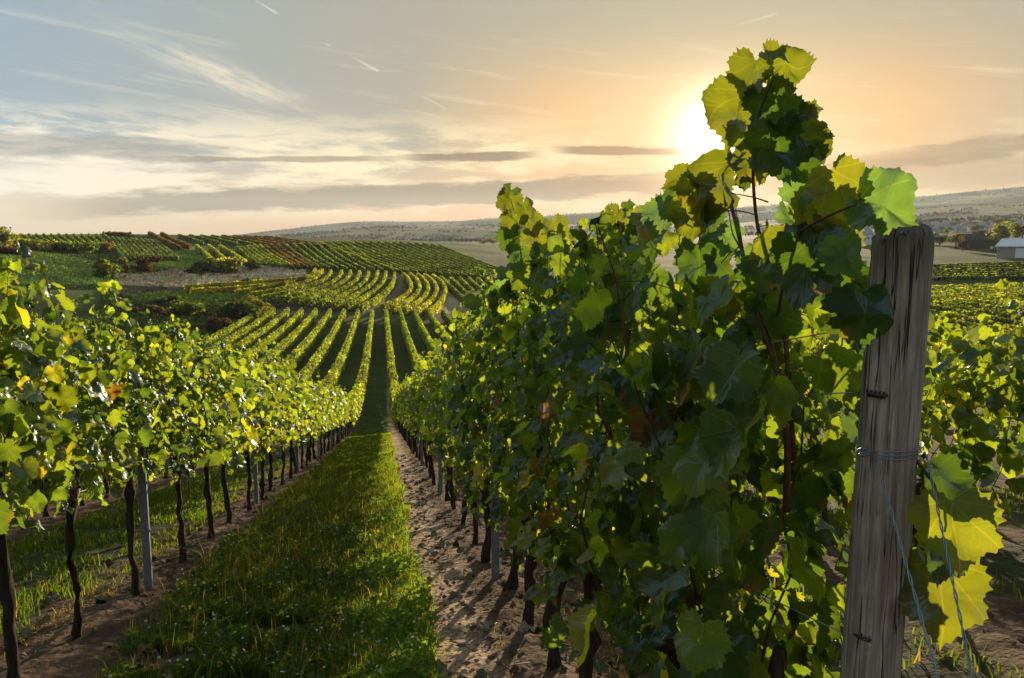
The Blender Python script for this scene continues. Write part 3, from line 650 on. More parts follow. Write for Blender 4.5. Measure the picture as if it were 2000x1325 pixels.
# right-hand row: the nearest plants have meshes of their own
yr = [2.1, 3.0, 3.86, 4.66, 5.57, 6.6, 7.59] + [7.59 + 1.19 * k for k in range(1, 28)]
for i, y in enumerate(yr):
    if i < 6:
        src = make_vine(500 + i, TF if i < 3 else TH, z0=0.66, z1=[1.90, 2.04, 2.14, 2.2, 2.22, 2.15][i], nshoot=[9, 11, 11, 11, 12, 12][i], per=21, extra=265, lsz=0.10, nran=0.45, lime=0.26, sun_side=0.62, length=[1.0, 1.05, 1.0, 1.05, 1.12, 1.12][i], thick=0.23, tall=0.0 if i == 0 else 0.09, yel=0.035, skirt=0.12, trunk_d=0.034)
    else: src = MIDV[(i + 2) % 6] if i < 18 else FARV[i % 4]
    place_vine(src, XR + R0.uniform(-.02, .02), y, '%s grapevine beyond the wooden post in the shaded right-hand row' % ORD[i], 'grapevines of the row right of the lane', 0, R0.uniform(.99, 1.05) if i >= 6 else 1.0)
def sub_row(x, y0, n, first, where, grp, step=1.22, low=6, zs=1.0):
    for i in range(n):
        src = MIDV[(i + first) % 6] if i < low else FARV[(i + first) % 4]
        place_vine(src, x + R0.uniform(-.03, .03), y0 + step * i + R0.uniform(-.05, .05), '%s grapevine %s' % (ORD[i], where), grp, math.pi * (R0.random() < .5), R0.uniform(.96, 1.04) * zs)
sub_row(XL - SP, 5.5, 30, 0, 'from the camera in the second row left of the lane', 'grapevines of the second row left of the lane')
sub_row(XL - 2 * SP, 9.5, 24, 2, 'from the camera in the third row left of the lane', 'grapevines of the third row left of the lane', low=0)
sub_row(XR + SP, 2.2, 34, 1, 'in the second row right of the lane', 'grapevines of the second row right of the lane', low=9, zs=0.90)
sub_row(XR + 2 * SP, 4.0, 30, 3, 'in the third row right of the lane', 'grapevines of the third row right of the lane', low=2)
sub_row(XR + 3 * SP, 6.0, 26, 3, 'in the fourth row right of the lane', 'grapevines of the fourth row right of the lane', low=0)

#HERO
# ------------------------------------------------------------------ the tall shoots at the end post, placed in the plane of the row
def inrow(px, py, x=XR):
    d = ray(px, py); k = (x - CAM[0]) / d[0]; return CAM + d * k
def shoot(g, pts, r0, r1, n=6):
    p = np.array(pts, float); s_ = np.linspace(0, 1, len(p)); u = np.linspace(0, 1, len(p) * 3)
    q = np.stack([np.interp(u, s_, p[:, k]) for k in range(3)], -1)
    q[1:-1] = (q[:-2] + q[1:-1] * 2 + q[2:]) / 4
    g.tube(q, np.linspace(r0, r1, len(q)), n)
hero = empty('grapevine', (XR - 0.02, 1.50, float(H(XR, 1.50))))
tag(hero, 'young vine with tall ragged shoots against the sun, beside the wooden post', 'grapevine', 'grapevines of the row right of the lane')
R = rs(77); fol = Geo(); can = Geo(); trk = Geo(); HO = np.array(hero.location)
trk.tube(np.array([[0.02, 0, -0.1], [0.0, 0.02, 0.2], [0.03, 0.03, 0.5], [0.0, 0.05, 0.75], [0.02, 0.06, 0.9]]), [0.03, 0.026, 0.024, 0.028, 0.012], 9, rough=0.2)
def ip(px, py, dx=0.0): return inrow(px, py, XR + dx) - HO
shoot(can, [ip(1535, 1000), ip(1540, 860), ip(1520, 740), ip(1495, 650), ip(1462, 560), ip(1448, 480), ip(1428, 400)], 0.008, 0.0045)
shoot(can, [ip(1550, 900, .03), ip(1535, 640, .03), ip(1500, 520, .03), ip(1478, 440, .02), ip(1470, 350), ip(1472, 260), ip(1490, 200), ip(1512, 150)], 0.006, 0.002)
shoot(can, [ip(1476, 420), ip(1445, 412), ip(1415, 412)], 0.002, 0.0015, 5)
shoot(can, [ip(1515, 640, .02), ip(1545, 470, -.03), ip(1580, 440, -.04), ip(1640, 412, -.06), ip(1672, 400, -.07)], 0.0035, 0.002)
shoot(can, [ip(1500, 395), ip(1470, 385), ip(1430, 378)], 0.002, 0.0012, 5)
shoot(can, [ip(1447, 480), ip(1425, 495), ip(1408, 515)], 0.002, 0.0012, 5)
for px, py in ((1420, 395), (1436, 405), (1441, 425)): shoot(can, [ip(px, py), ip(px + 10, py + 60), ip(1446, 485)], 0.001, 0.003, 5)
#   (px, py of the middle), width px, height px, roll (0 = tip down, + = tip to the right), turn away from the camera, colour
HL = [(1540, 122, 88, 62, 80, 35, 1), (1512, 115, 60, 50, 70, 50, 1), (1462, 150, 62, 88, -25, 20, 1), (1435, 225, 66, 130, -15, 30, 1), (1508, 205, 100, 100, 20, 10, 0),
      (1552, 230, 95, 90, 60, 20, 0), (1522, 290, 125, 110, 10, 5, 0), (1560, 320, 90, 80, 40, 25, 0), (1596, 258, 60, 60, 80, 30, 1), (1585, 225, 45, 40, 100, 40, 1), (1606, 290, 50, 60, 10, 30, 1),
      (1455, 325, 60, 80, 40, 35, 1), (1402, 372, 52, 150, -5, 50, 1), (1372, 430, 40, 90, -20, 60, 0), (1455, 360, 30, 26, 0, 30, 0), (1325, 352, 70, 52, -60, 30, 1), (1352, 372, 60, 70, 0, 20, 1),
      (1345, 425, 75, 90, 20, 20, 1), (1312, 395, 40, 60, -40, 30, 0), (1640, 372, 110, 120, 25, 15, 2), (1602, 420, 120, 115, 10, 10, 2), (1570, 385, 88, 90, -30, 35, 3), (1555, 430, 90, 80, 30, 30, 3),
      (1630, 452, 110, 80, 60, 20, 2), (1727, 402, 118, 128, 62, 22, 3), (1578, 520, 165, 140, -10, 5, 0), (1660, 500, 100, 90, 20, 25, 3), (1640, 560, 110, 110, 0, 15, 0), (1490, 470, 70, 80, -20, 40, 1),
      (1462, 510, 60, 60, 30, 30, 3), (1490, 540, 80, 90, 10, 20, 0), (1420, 470, 55, 60, 50, 30, 3), (1500, 330, 60, 60, -40, 40, 1), (1430, 270, 45, 60, 30, 45, 1),
      (1285, 430, 60, 100, -25, 50, 3), (1262, 470, 70, 90, 15, 30, 0), (1372, 520, 110, 120, 10, 15, 0), (1400, 575, 90, 70, 70, 25, 2), (1690, 620, 70, 130, 0, 30, 0)]
TONE = [GREEN * 0.8, GREEN * 0.4 + LIME * 0.12 + YEL * 0.13, GREEN * 0.2 + LIME * 0.35 + YEL * 0.16, TEAL * 1.25]
pp, nn, tt, ss, cl = [], [], [], [], []
for (px, py, w, h, roll, turn, tone) in HL:
    c0 = inrow(px, py, XR + R.uniform(-.05, .05)); v = norm(c0 - CAM); right = norm(np.cross(v, [0, 0, 1.0])); up = np.cross(right, v)
    tipd = -up * math.cos(RAD(roll)) + right * math.sin(RAD(roll)); dist = np.dot(c0 - CAM, _f)
    size = max(w, h) / 1.12 / FPX * dist
    ax = tipd; nv = -v * math.cos(RAD(turn)) + np.cross(tipd, v) * math.sin(RAD(turn)) * (1 if R.rand() < .5 else -1)
    pp.append(c0 - tipd * size * 0.42 - HO); nn.append(nv); tt.append(tipd); ss.append(size); cl.append(TONE[tone] * R.uniform(.8, 1.15))
add_leaves(fol, TF, np.array(pp), np.array(nn), np.array(tt), np.array(ss), np.array(cl), R, 1.5)
# ordinary leaves of the lower part
n_ = 170; q = np.stack([R.choice([-1, 1], n_) * np.abs(0.14 + 0.06 * R.randn(n_)), (R.rand(n_) - 0.10) * 0.85, 0.55 + 1.18 * R.rand(n_)], -1)
add_leaves(fol, TF, q, np.stack([np.sign(q[:, 0]), 0 * q[:, 0], 0.3 + 0 * q[:, 0]], -1) + R.randn(n_, 3) * 0.45, np.stack([0.3 * R.randn(n_), 0.5 * R.randn(n_), -np.ones(n_)], -1), 0.085 + 0.055 * R.rand(n_), leafcols(n_, R, 0.12), R)
f = link('foliage', fol.mesh('hero_foliage'), M_LEAF, hero); f['kind'] = 'stuff'; link('cane', can.mesh('hero_cane'), M_CANE, hero); link('trunk', trk.mesh('hero_trunk'), M_BARK, hero)
# tall shoots further along the row and the big yellow leaves right of the post
def extra_shoot(label, base, tops, leaves, xoff=0.0):
    o_ = empty('vine_shoot', base); tag(o_, label, 'vine shoot', 'vine shoots standing above the right row'); B = np.array(base)
    c = Geo(); f = Geo(); shoot(c, [inrow(a, b, XR + xoff) - B for a, b in tops], 0.004, 0.0015, 5)
    pp, nn, tt, ss, cl = [], [], [], [], []
    for (px, py, w, roll, turn, tone) in leaves:
        c0 = inrow(px, py, XR + xoff + R.uniform(-.04, .04)); v = norm(c0 - CAM); right = norm(np.cross(v, [0, 0, 1.0])); up = np.cross(right, v)
        tipd = -up * math.cos(RAD(roll)) + right * math.sin(RAD(roll)); size = w / 1.05 / FPX * np.dot(c0 - CAM, _f)
        nv = -v * math.cos(RAD(turn)) + np.cross(tipd, v) * math.sin(RAD(turn)) * (1 if R.rand() < .5 else -1)
        pp.append(c0 - tipd * size * 0.42 - B); nn.append(nv); tt.append(tipd); ss.append(size); cl.append(TONE[tone] * R.uniform(.8, 1.2))
    add_leaves(f, TF, np.array(pp), np.array(nn), np.array(tt), np.array(ss), np.array(cl), R, 1.2)
    fo = link('foliage', f.mesh('shoot_foliage'), M_LEAF, o_); fo['kind'] = 'stuff'; link('cane', c.mesh('shoot_cane'), M_CANE, o_)
b1 = inrow(1030, 640)
extra_shoot('slender leafy shoot rising highest from the middle of the shaded row', tuple(b1), [(1030, 640), (1022, 520), (1015, 450), (1000, 400), (992, 365)],
    [(990, 395, 52, -10, 20, 1), (993, 368, 20, 160, 30, 0), (1010, 374, 18, 120, 40, 0), (1030, 410, 42, 30, 30, 1), (1000, 440, 52, -20, 20, 1), (1040, 440, 46, 20, 30, 1), (1000, 470, 56, 10, 10, 0), (1052, 470, 60, 30, 20, 1), (1015, 500, 64, -10, 20, 0),
     (1085, 452, 56, 20, 30, 1), (1100, 470, 58, 35, 25, 1), (1060, 505, 60, 0, 20, 0), (1020, 540, 60, 20, 20, 3), (1095, 500, 64, 0, 30, 0), (990, 560, 50, -20, 30, 3), (985, 600, 52, 0, 20, 1)])
b2 = inrow(1215, 620)
extra_shoot('leafy shoot between the highest shoot and the sun', tuple(b2), [(1215, 620), (1212, 520), (1215, 450), (1222, 405)],
    [(1202, 425, 44, -30, 30, 1), (1228, 404, 26, 110, 40, 0), (1240, 430, 46, 20, 30, 1), (1198, 455, 50, -10, 20, 0), (1225, 460, 60, 10, 20, 1), (1200, 495, 64, 0, 20, 1), (1250, 500, 66, 15, 20, 0), (1210, 540, 74, -10, 15, 0), (1160, 520, 58, -30, 30, 3), (1140, 500, 50, 10, 30, 2), (1130, 545, 62, 10, 30, 0)])
R = rs(31)
b3 = inrow(1790, 900, XR + 0.12)
extra_shoot('shoot with two big yellow-green leaves hanging just right of the wooden post', tuple(b3), [(1790, 900), (1815, 930), (1830, 960), (1828, 1010)],
    [(1864, 1035, 145, 10, 15, 2), (1838, 1165, 165, 8, 12, 2), (1858, 945, 100, 60, 30, 0), (1835, 1085, 100, -10, 30, 0)], 0.12)

#POST
# ------------------------------------------------------------------ end post, wires, stakes
def wooden_post():
    tp = ray(1764, 443); yy = 1.34; k = yy / tp[1]; P0 = CAM + tp * k; x0, y0 = P0[0], P0[1]; gz = float(H(x0, y0)); top = P0[2]; rad = 0.0535
    root = empty('wooden_post', (x0, y0, gz)); tag(root, 'weathered grey round wooden end post with wire wound round it', 'post')
    n = 64; nz_ = 90; h = top - gz; z = np.linspace(-0.3, h, nz_); th = np.arange(n) * 2 * math.pi / n; R = rs(3)
    ph = R.rand(9) * 6.28
    rr = np.ones((nz_, n)) * rad * (1.04 - 0.05 * (z / h))[:, None]
    for k_, f_ in enumerate((3, 5, 9, 14, 23)): rr *= 1 + (0.012, 0.008, 0.004, 0.003, 0.003)[k_] * np.sin(f_ * th[None, :] + ph[k_] + 0.6 * np.sin(z[:, None] * 1.3 + k_))
    # two long drying cracks
    for c0, w_, d_, za, zb in ((3.75, 0.05, 0.10, 0.0, 1.5), (4.45, 0.05, 0.07, 1.0, 1.9)):
        a = (th[None, :] - c0 - 0.06 * np.sin(z[:, None] * 3) + math.pi) % (2 * math.pi) - math.pi
        rr *= 1 - d_ * np.exp(-(a / w_) ** 2) * np.clip((z[:, None] - za) / 0.1, 0, 1) * np.clip((zb - z[:, None]) / 0.1, 0, 1)
    rr *= np.where(z > h - 0.035, 1 - 0.13 * ((z - h + 0.035) / 0.035) ** 2, 1)[:, None]
    zz = z[:, None] + np.zeros(n)[None, :]; zz[-1] += 0.004 * np.sin(3 * th) + 0.0015 * R.randn(n)
    V = np.stack([rr * np.cos(th) - 0.016 * (h - zz), rr * np.sin(th), zz], -1).reshape(-1, 3)
    i = np.arange(nz_ - 1)[:, None] * n; j = np.arange(n)[None, :]; j2 = (j + 1) % n
    g = Geo(); tops = []; q = np.stack([i + j, i + j2, i + n + j2, i + n + j], -1).reshape(-1, 4)
    inner = np.stack([0.5 * rr[-1] * np.cos(th), 0.5 * rr[-1] * np.sin(th), h + 0.004 * R.randn(n)], -1); b = nz_ * n
    V = np.vstack([V, inner, [[0, 0, h - 0.003]]]); jj = np.arange(n); j3 = (jj + 1) % n; a0 = (nz_ - 1) * n
    q = np.vstack([q, np.stack([a0 + jj, a0 + j3, b + j3, b + jj], -1)])
    g.add(V, tris=np.stack([b + jj, b + j3, np.full(n, b + n)], -1), quads=q)
    link('shaft', g.mesh('post_shaft'), M_WOOD, root)
    # wire binding
    bz = CAM[2] + ray(1730, 878)[2] * (y0 / ray(1730, 878)[1]) - gz
    g = Geo()
    for k in range(3):
        s_ = np.linspace(0, 2 * math.pi, 40); g.tube(np.stack([(rad + 0.004) * np.cos(s_), (rad + 0.004) * np.sin(s_), bz + k * 0.0048 + 0.006 * np.sin(s_ + 1.0 + k * .5)], -1), 0.0014, 6)
    for sg in (-1, 1):                                             # twisted ends
        s_ = np.linspace(0, 1, 30); g.tube(np.stack([-0.067 - 0.018 * s_ * (sg > 0) + 0.003 * np.cos(s_ * 18), -0.02 - 0.015 * s_ + 0.003 * np.sin(s_ * 18 * sg), bz + 0.012 - 0.012 * s_ + 0.0 * s_], -1), 0.0016, 5)
    s_ = np.linspace(0, 2 * math.pi, 20); g.tube(np.stack([-0.078 + 0.012 * np.cos(s_), -0.03 + 0 * s_, bz + 0.005 + 0.008 * np.sin(s_)], -1), 0.0015, 5)
    link('wire_binding', g.mesh('wire_binding'), M_WIRE, root)
    # staples that hold the trellis wires
    for (px, py) in ((1690, 775), (1662, 1255)):
        d = ray(px, py); q = CAM + d * ((y0 - 0.045) / d[1]) - np.array([x0, y0, gz]); a = math.atan2(q[1], q[0]); q[0] = (rad + 0.001) * math.cos(a); q[1] = (rad + 0.001) * math.sin(a)
        g = Geo(); o3 = np.array([math.cos(a), math.sin(a), 0]); t3 = np.array([-math.sin(a), math.cos(a), 0])
        g.tube([q - t3 * .016 - o3 * .01, q - t3 * .016 + o3 * .008, q - t3 * .01 + o3 * .013, q + t3 * .01 + o3 * .013, q + t3 * .016 + o3 * .008, q + t3 * .016 - o3 * .01], 0.003, 6)
        s_ = np.linspace(0, 14, 50); g.tube(np.stack([q[0] + o3[0] * .006 + t3[0] * (-0.018 + 0.036 * s_ / 14), q[1] + o3[1] * .006 + t3[1] * (-0.018 + 0.036 * s_ / 14) + 0.004 * np.sin(s_ * 2), q[2] + 0.006 * np.cos(s_ * 2)], -1), 0.0016, 5)
        link('staple', g.mesh('staple'), M_RUST, root)
    return x0, y0, gz, bz, rad
PXp, PYp, PGz, BZ, PR = wooden_post()
def twist(a, b, r, n, turns, amp, sag=0.0):
    s_ = np.linspace(0, 1, n); a = np.array(a); b = np.array(b); p = a[None] * (1 - s_)[:, None] + b[None] * s_[:, None]
    d = norm((b - a)[None])[0]; u = norm(np.cross(d, [0.3, 0.2, 1.0])[None])[0]; v = np.cross(d, u)
    p = p + amp * (np.cos(s_ * turns * 6.283)[:, None] * u + np.sin(s_ * turns * 6.283)[:, None] * v); p[:, 2] -= sag * 4 * s_ * (1 - s_); return p
def guy(label, start, px, py, depth):
    d = ray(px, py); q = CAM + d * depth; st = np.array(start); v = q - st
    k = 1.0
    for k in np.linspace(1, 4, 600):
        e = st + v * k
        if e[2] < float(H(e[0], e[1])) - 0.02: break
    e = st + v * k
    g = Geo()
    for ph in (0, 1): 
        p = twist(st, e, 0, 260, 26, 0.0016 if ph else -0.0016); g.tube(p, 0.0012, 5)
    o_ = link('guy_wire', g.mesh('guy_wire'), M_WIRE); tag(o_, label, 'wire', 'guy wires of the end post')
pd = norm(np.array([-PXp, -PYp, 0.0])[None])[0]; ps = np.array([pd[1], -pd[0], 0])
guy('blue-grey twisted guy wire crossing the front of the wooden post', (PXp + pd[0] * PR * .45 - abs(ps[0]) * PR * .95, PYp + pd[1] * (PR + .004) + .01, PGz + BZ + .004), 1832, 1325, 1.32)
guy('blue-grey twisted guy wire running down from the right side of the wooden post', (PXp + abs(ps[0]) * PR * 1.0, PYp - 0.045, PGz + BZ + .004), 1900, 1325, 1.36)
# trellis wires
def trellis_wire(x, y0, y1, h, label, r=0.0014, grp='trellis wires'):
    y = np.linspace(y0, y1, 60); g = Geo(); g.tube(np.stack([np.full(60, x) + 0.004 * np.sin(y * 1.7), y, H(x, y) + h - 0.012 * np.sin((y - y0) * 1.1) ** 2], -1), r, 5)
    tag(link('trellis_wire', g.mesh('trellis_wire'), M_WIRE), label, 'wire', grp)
hw = CAM[2] + ray(1690, 775)[2] * (1.3 / ray(1690, 775)[1]) - PGz
for nm, h in (('lowest', 1.02), ('middle', hw), ('top', 1.62)):
    trellis_wire(XR, PYp, 38, h, '%s trellis wire of the shaded row, tied to the wooden post' % nm)
    trellis_wire(XL, 0.5, 38, h, '%s trellis wire running through the sunlit row on the left' % nm)
trellis_wire(XR + SP, 0.5, 30, hw, 'trellis wire of the next row, seen right of the wooden post', 0.002)
def stake(x, y, label, group, leanx=0.0):
    g = Geo(); gz = float(H(x, y)); h = 1.95
    prof = np.array([(-.030, -.018), (-.030, .012), (-.018, .012), (-.018, -.004), (.018, -.004), (.018, .012), (.030, .012), (.030, -.018)]) 
    nz_ = 14; z = np.linspace(-0.2, h, nz_); V = np.array([[p[0] + leanx * zz, p[1], zz] for zz in z for p in prof]); m = len(prof)
    q = [[a * m + b, a * m + (b + 1) % m, (a + 1) * m + (b + 1) % m, (a + 1) * m + b] for a in range(nz_ - 1) for b in range(m)]
    k = (nz_ - 1) * m; q += [[k, k + 1, k + 2, k + 3], [k, k + 3, k + 4, k + 7], [k + 4, k + 5, k + 6, k + 7]]
    g.add(V, quads=q)
    root = empty('trellis_stake', (x, y, gz)); tag(root, label, 'stake', group); link('profile', g.mesh('stake_profile', False), M_STEEL, root)
    g = Geo()
    for zz in (0.55, 0.95, 1.35, 1.7): g.box((leanx * zz + 0.033, -0.005, zz), (0.005, 0.004, 0.012))
    link('hook', g.mesh('stake_hook'), M_STEEL, root)
for i, y in enumerate((6.5, 11.9, 17.5, 23.1, 28.7, 34.3)): stake(XL + 0.02, y, 'grey steel stake, %s from the camera in the sunlit left row' % ORD[i], 'steel stakes in the left row')
for i, y in enumerate((5.95, 12.0, 18.0, 23.6, 29.2)): stake(XR - 0.02, y, 'grey steel stake, %s from the camera in the shaded right row' % ORD[i], 'steel stakes in the right row')

#ROWS
# ------------------------------------------------------------------ far vine rows
def resample(p, step):
    p = np.asarray(p, float); L = np.concatenate([[0], np.cumsum(np.hypot(*np.diff(p[:, :2], axis=0).T))]); n = max(3, int(L[-1] / step) + 1)
    s_ = np.linspace(0, L[-1], n); return np.stack([np.interp(s_, L, p[:, 0]), np.interp(s_, L, p[:, 1])], -1), L[-1]
def smooth_path(p, n=40):
    p = np.asarray(p, float); 
    if len(p) < 3: return p
    # Catmull-Rom
    q = np.vstack([2 * p[0] - p[1], p, 2 * p[-1] - p[-2]]); out_ = []
    for i in range(len(p) - 1):
        a, b, c, d = q[i:i + 4]
        for u in np.linspace(0, 1, max(3, n // (len(p) - 1)), endpoint=False):
            out_.append(0.5 * (2 * b + (c - a) * u + (2 * a - 5 * b + 4 * c - d) * u * u + (3 * b - a - 3 * c + d) * u ** 3))
    out_.append(p[-1]); return np.array(out_)
SUNG = dict(gold=([0.22, 0.23, 0.03], [0.29, 0.275, 0.035]), lime=([0.12, 0.17, 0.02], [0.165, 0.20, 0.025]), green=([0.035, 0.065, 0.014], [0.07, 0.10, 0.018]), red=([0.06, 0.045, 0.02], [0.08, 0.05, 0.022]), brown=([0.09, 0.065, 0.025], [0.12, 0.08, 0.03]), grey=([0.05, 0.075, 0.045], [0.09, 0.11, 0.07]))
def vine_row(path, label, group, tone='lime', z0=0.5, z1=2.0, wid=0.24, dens=70, ls=0.22, seed=0, trunks=False, tone2=None, split=0.0):
    R = rs(seed + 1000); pts, L = resample(path, 2.0); g = Geo(); n = int(L * dens)
    s_ = R.rand(n) * (len(pts) - 1); i = s_.astype(int); u = (s_ - i)[:, None]; c = pts[i] * (1 - u) + pts[i + 1] * u
    tg = norm(pts[i + 1] - pts[i]); nx = np.stack([tg[:, 1], -tg[:, 0]], -1)
    # around the hedge outline: two sides and a rounded top, bushy and uneven
    k = R.rand(n); side = np.where(R.rand(n) < 0.5, 1, -1); hz = z0 + (z1 - z0) * k ** 0.85
    bump = 0.16 * fbm(s_ * 1.6 + seed, s_ * 0.3, 3)
    w = wid * np.clip((z1 - hz) / 0.35, 0.15, 1) ** 0.5 * (1 + 1.2 * bump) + 0.05 * R.randn(n)
    top = z1 + bump * 1.3; hz = z0 + (hz - z0) * (top - z0) / (z1 - z0) + 0.05 * R.randn(n)
    # missing or weak vines
    xy = c + nx * (side * w)[:, None]; z = H(xy[:, 0], xy[:, 1]) + hz
    nr = np.stack([nx[:, 0] * side, nx[:, 1] * side, 0.35 + 0.8 * (k > 0.85)], -1) + R.randn(n, 3) * 0.45
    tp = np.stack([R.randn(n) * 0.5, R.randn(n) * 0.5, -np.ones(n)], -1)
    a, b = [np.array(v) for v in SUNG[tone]]; kk = R.rand(n, 1); col = a * (1 - kk) + b * kk
    if tone2:
        a2, b2 = [np.array(v) for v in SUNG[tone2]]; mm = (R.rand(n) < split); col[mm] = (a2 * (1 - kk) + b2 * kk)[mm]
    col = col * (0.7 + 0.6 * R.rand(n, 1)) * (1 + 0.8 * fbm(s_ * 0.5 + 3, s_ * 0, 2))[:, None]
    add_leaves(g, TL, np.column_stack([xy, z]), nr, tp, ls * (0.7 + 0.6 * R.rand(n)), np.clip(col, 0.01, 0.6), R)
    # added core blocking the view through the hedge, leaf colour darkened as inner shade
    P3, _ = resample(path, 1.0); T3 = norm(np.gradient(P3, axis=0)); N3 = np.stack([T3[:, 1], -T3[:, 0]], -1); m_ = len(P3); Z3 = H(P3[:, 0], P3[:, 1])
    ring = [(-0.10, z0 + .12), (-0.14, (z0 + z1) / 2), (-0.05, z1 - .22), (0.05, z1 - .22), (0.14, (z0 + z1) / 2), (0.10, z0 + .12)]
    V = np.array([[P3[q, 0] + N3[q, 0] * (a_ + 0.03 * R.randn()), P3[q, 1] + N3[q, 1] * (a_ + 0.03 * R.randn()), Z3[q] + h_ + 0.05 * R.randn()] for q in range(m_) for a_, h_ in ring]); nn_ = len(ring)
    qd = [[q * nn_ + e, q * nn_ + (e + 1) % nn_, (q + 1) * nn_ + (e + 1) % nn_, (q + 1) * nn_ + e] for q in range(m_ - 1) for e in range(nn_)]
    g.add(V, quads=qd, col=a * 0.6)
    base = pts[0]; loc = np.array([base[0], base[1], float(H(base[0], base[1]))])
    g.v = [v - loc for v in g.v]
    o_ = empty('vine_row', tuple(loc)) if trunks else None
    me = g.mesh('row_foliage')
    if trunks:
        tag(o_, label, 'vine row', group); f = link('foliage', me, M_LEAF_FAR, o_); f['kind'] = 'stuff'
        tk = Geo(); Tp, _ = resample(path, 1.1)
        for q in Tp:
            zz = float(H(q[0], q[1])); a3 = np.array([q[0] + R.randn() * .03, q[1], zz - 0.1]) - loc
            tk.tube([a3, a3 + [R.randn() * .03, R.randn() * .03, 0.45], a3 + [0, 0, z0 + 0.35]], [0.045, 0.035, 0.03], 5, cap=False)
        s3 = link('trunks', tk.mesh('row_trunks'), M_BARK, o_); s3['kind'] = 'stuff'
        return o_
    o_ = link('vine_row', me, M_LEAF_FAR, None, tuple(loc)); return tag(o_, label, 'vine row', group)
# the slope straight ahead: straight rows from the foreground down to the cross track
def straight(k, y0, y1, label, tone='lime', dens=90, ls=0.2, t2='gold', sp=0.12, z1=2.05):
    x = XR + SP * k if k >= 0 else XL + SP * (k + 1)
    y = np.linspace(y0, y1, 30); return vine_row(np.stack([np.full(30, x), y], -1), label, 'vine rows running down to the cross track', tone, 0.55, z1, 0.25, dens, ls, 40 + k, True, t2, sp)
straight(-1, 41.5, 160, 'far part of the first vine row left of the lane, below the slope', dens=120, ls=0.18)
straight(0, 41.5, 161, 'far part of the first vine row right of the lane, below the slope', dens=120, ls=0.18)
for k in range(2, 10): straight(-k, 36 if k < 4 else 44, 160.5 + 0.5 * k, '%s vine row left of the lane, running down to the cross track' % ORD[k - 1])
for k in range(1, 12): straight(k, 34, 161 - 0.4 * k, '%s vine row right of the lane, running down to the cross track' % ORD[k], 'lime' if k < 4 else 'green', 90, 0.2, 'lime', 0.4)
def Z2(x, y): return (500 + x / 3.487, 420 + y / 3.487)
def Z1(x, y): return (x / 2.857, 380 + y / 2.857)
def rowpx(pts, label, group, h=1.8, **kw):
    P_ = [hit(a, b, h, 60)[:2] for a, b in smooth_path(np.array(pts), 16)]
    return vine_row(P_, label, group, **kw)
gen = [(0, 0), (.38, .19), (.72, .46), (.94, .73), (1, 1)]
lows = [(-140, 512), (-40, 530), (50, 548), (145, 560), (245, 570), (335, 578), (430, 588), (525, 595), (615, 602), (712, 612)]
ups = [(405, 362), (453, 366), (510, 370), (585, 372), (645, 374), (708, 376), (768, 380), (830, 376), (885, 382), (945, 392)]
for i, (a, b) in enumerate(zip(lows, ups)):
    pts = [Z2(a[0] + (b[0] - a[0]) * u, a[1] + (b[1] - a[1]) * v) for u, v in gen]
    rowpx(pts, '%s curved row from the left on the slope just beyond the cross track' % ORD[i], 'curved green vine rows beyond the cross track', tone='gold' if i < 2 else 'lime', tone2='gold' if i > 1 else 'lime', split=0.2, z0=0.25, z1=1.95, wid=0.28, dens=60, ls=0.27, seed=60 + i)
rowpx([(362, 560), (430, 555), (490, 551), (595, 543), (626, 530)], 'golden vine row along the near edge of the dry grass', 'golden vine rows by the dry grass', tone='gold', tone2='lime', split=0.25, z0=0.25, z1=2.3, wid=0.35, dens=60, ls=0.3, seed=80)
rowpx([(372, 566), (440, 563), (500, 558), (560, 552)], 'golden vine row just below the dry grass, second from it', 'golden vine rows by the dry grass', tone='gold', tone2='lime', split=0.4, z0=0.25, z1=2.2, wid=0.35, dens=60, ls=0.3, seed=81)
A1 = np.array([(850, 612), (950, 580), (1030, 530), (1058, 480), (1040, 430), (1000, 392)], float); A5 = np.array([(1170, 652), (1240, 600), (1280, 540), (1290, 490), (1255, 440), (1200, 405)], float)
for i in range(5):
    q = A1 + (A5 - A1) * i / 4
    rowpx([Z2(*p) for p in q], '%s S-shaped golden row from the left beyond the end of the lane' % ORD[i], 'S-shaped golden vine rows', tone='gold', tone2='lime', split=0.35, z0=0.2, z1=2.05, wid=0.30, dens=60, ls=0.28, seed=90 + i)
B1 = np.array([(1262, 420), (1350, 505), (1450, 585), (1560, 650), (1700, 715)], float)
for i in range(9):
    rowpx([Z2(p[0] + 62 * i, p[1] + 2 * i - k * 4 * i / 3) for k, p in enumerate(B1)], '%s row right of the S-shaped golden rows, falling to the right' % ORD[i], 'vine rows right of the golden rows', tone='lime', tone2='green', split=0.4, z0=0.25, z1=2.1, wid=0.33, dens=45, ls=0.32, seed=110 + i)
# hillside above
for i in range(9):
    a = (205 + 50 * i, 196 - 3 * i); b = (430 + 62 * i, 350 + 2 * i)
    pts = [Z2(a[0] + (b[0] - a[0]) * u, a[1] + (b[1] - a[1]) * v) for u, v in ((0, 0), (.3, .36), (.65, .74), (1, 1))]
    rowpx(pts, '%s row from the left on the hillside above the curved rows' % ORD[i], 'vine rows on the middle hillside', tone='green', tone2='lime', split=0.45, z0=0.3, z1=1.9, wid=0.30, dens=36, ls=0.36, seed=130 + i)
for i in range(5):
    a = (20 + 42 * i, 205 - 3 * i); b = (250 + 46 * i, 348)
    rowpx([Z2(a[0] + (b[0] - a[0]) * u, a[1] + (b[1] - a[1]) * v) for u, v in ((0, 0), (.35, .42), (.7, .76), (1, 1))], '%s reddish row from the left above the end of the dry grass' % ORD[i], 'reddish vine rows on the hillside', tone='red', tone2='brown', split=0.6, z0=0.3, z1=2.0, wid=0.4, dens=26, ls=0.45, seed=145 + i)
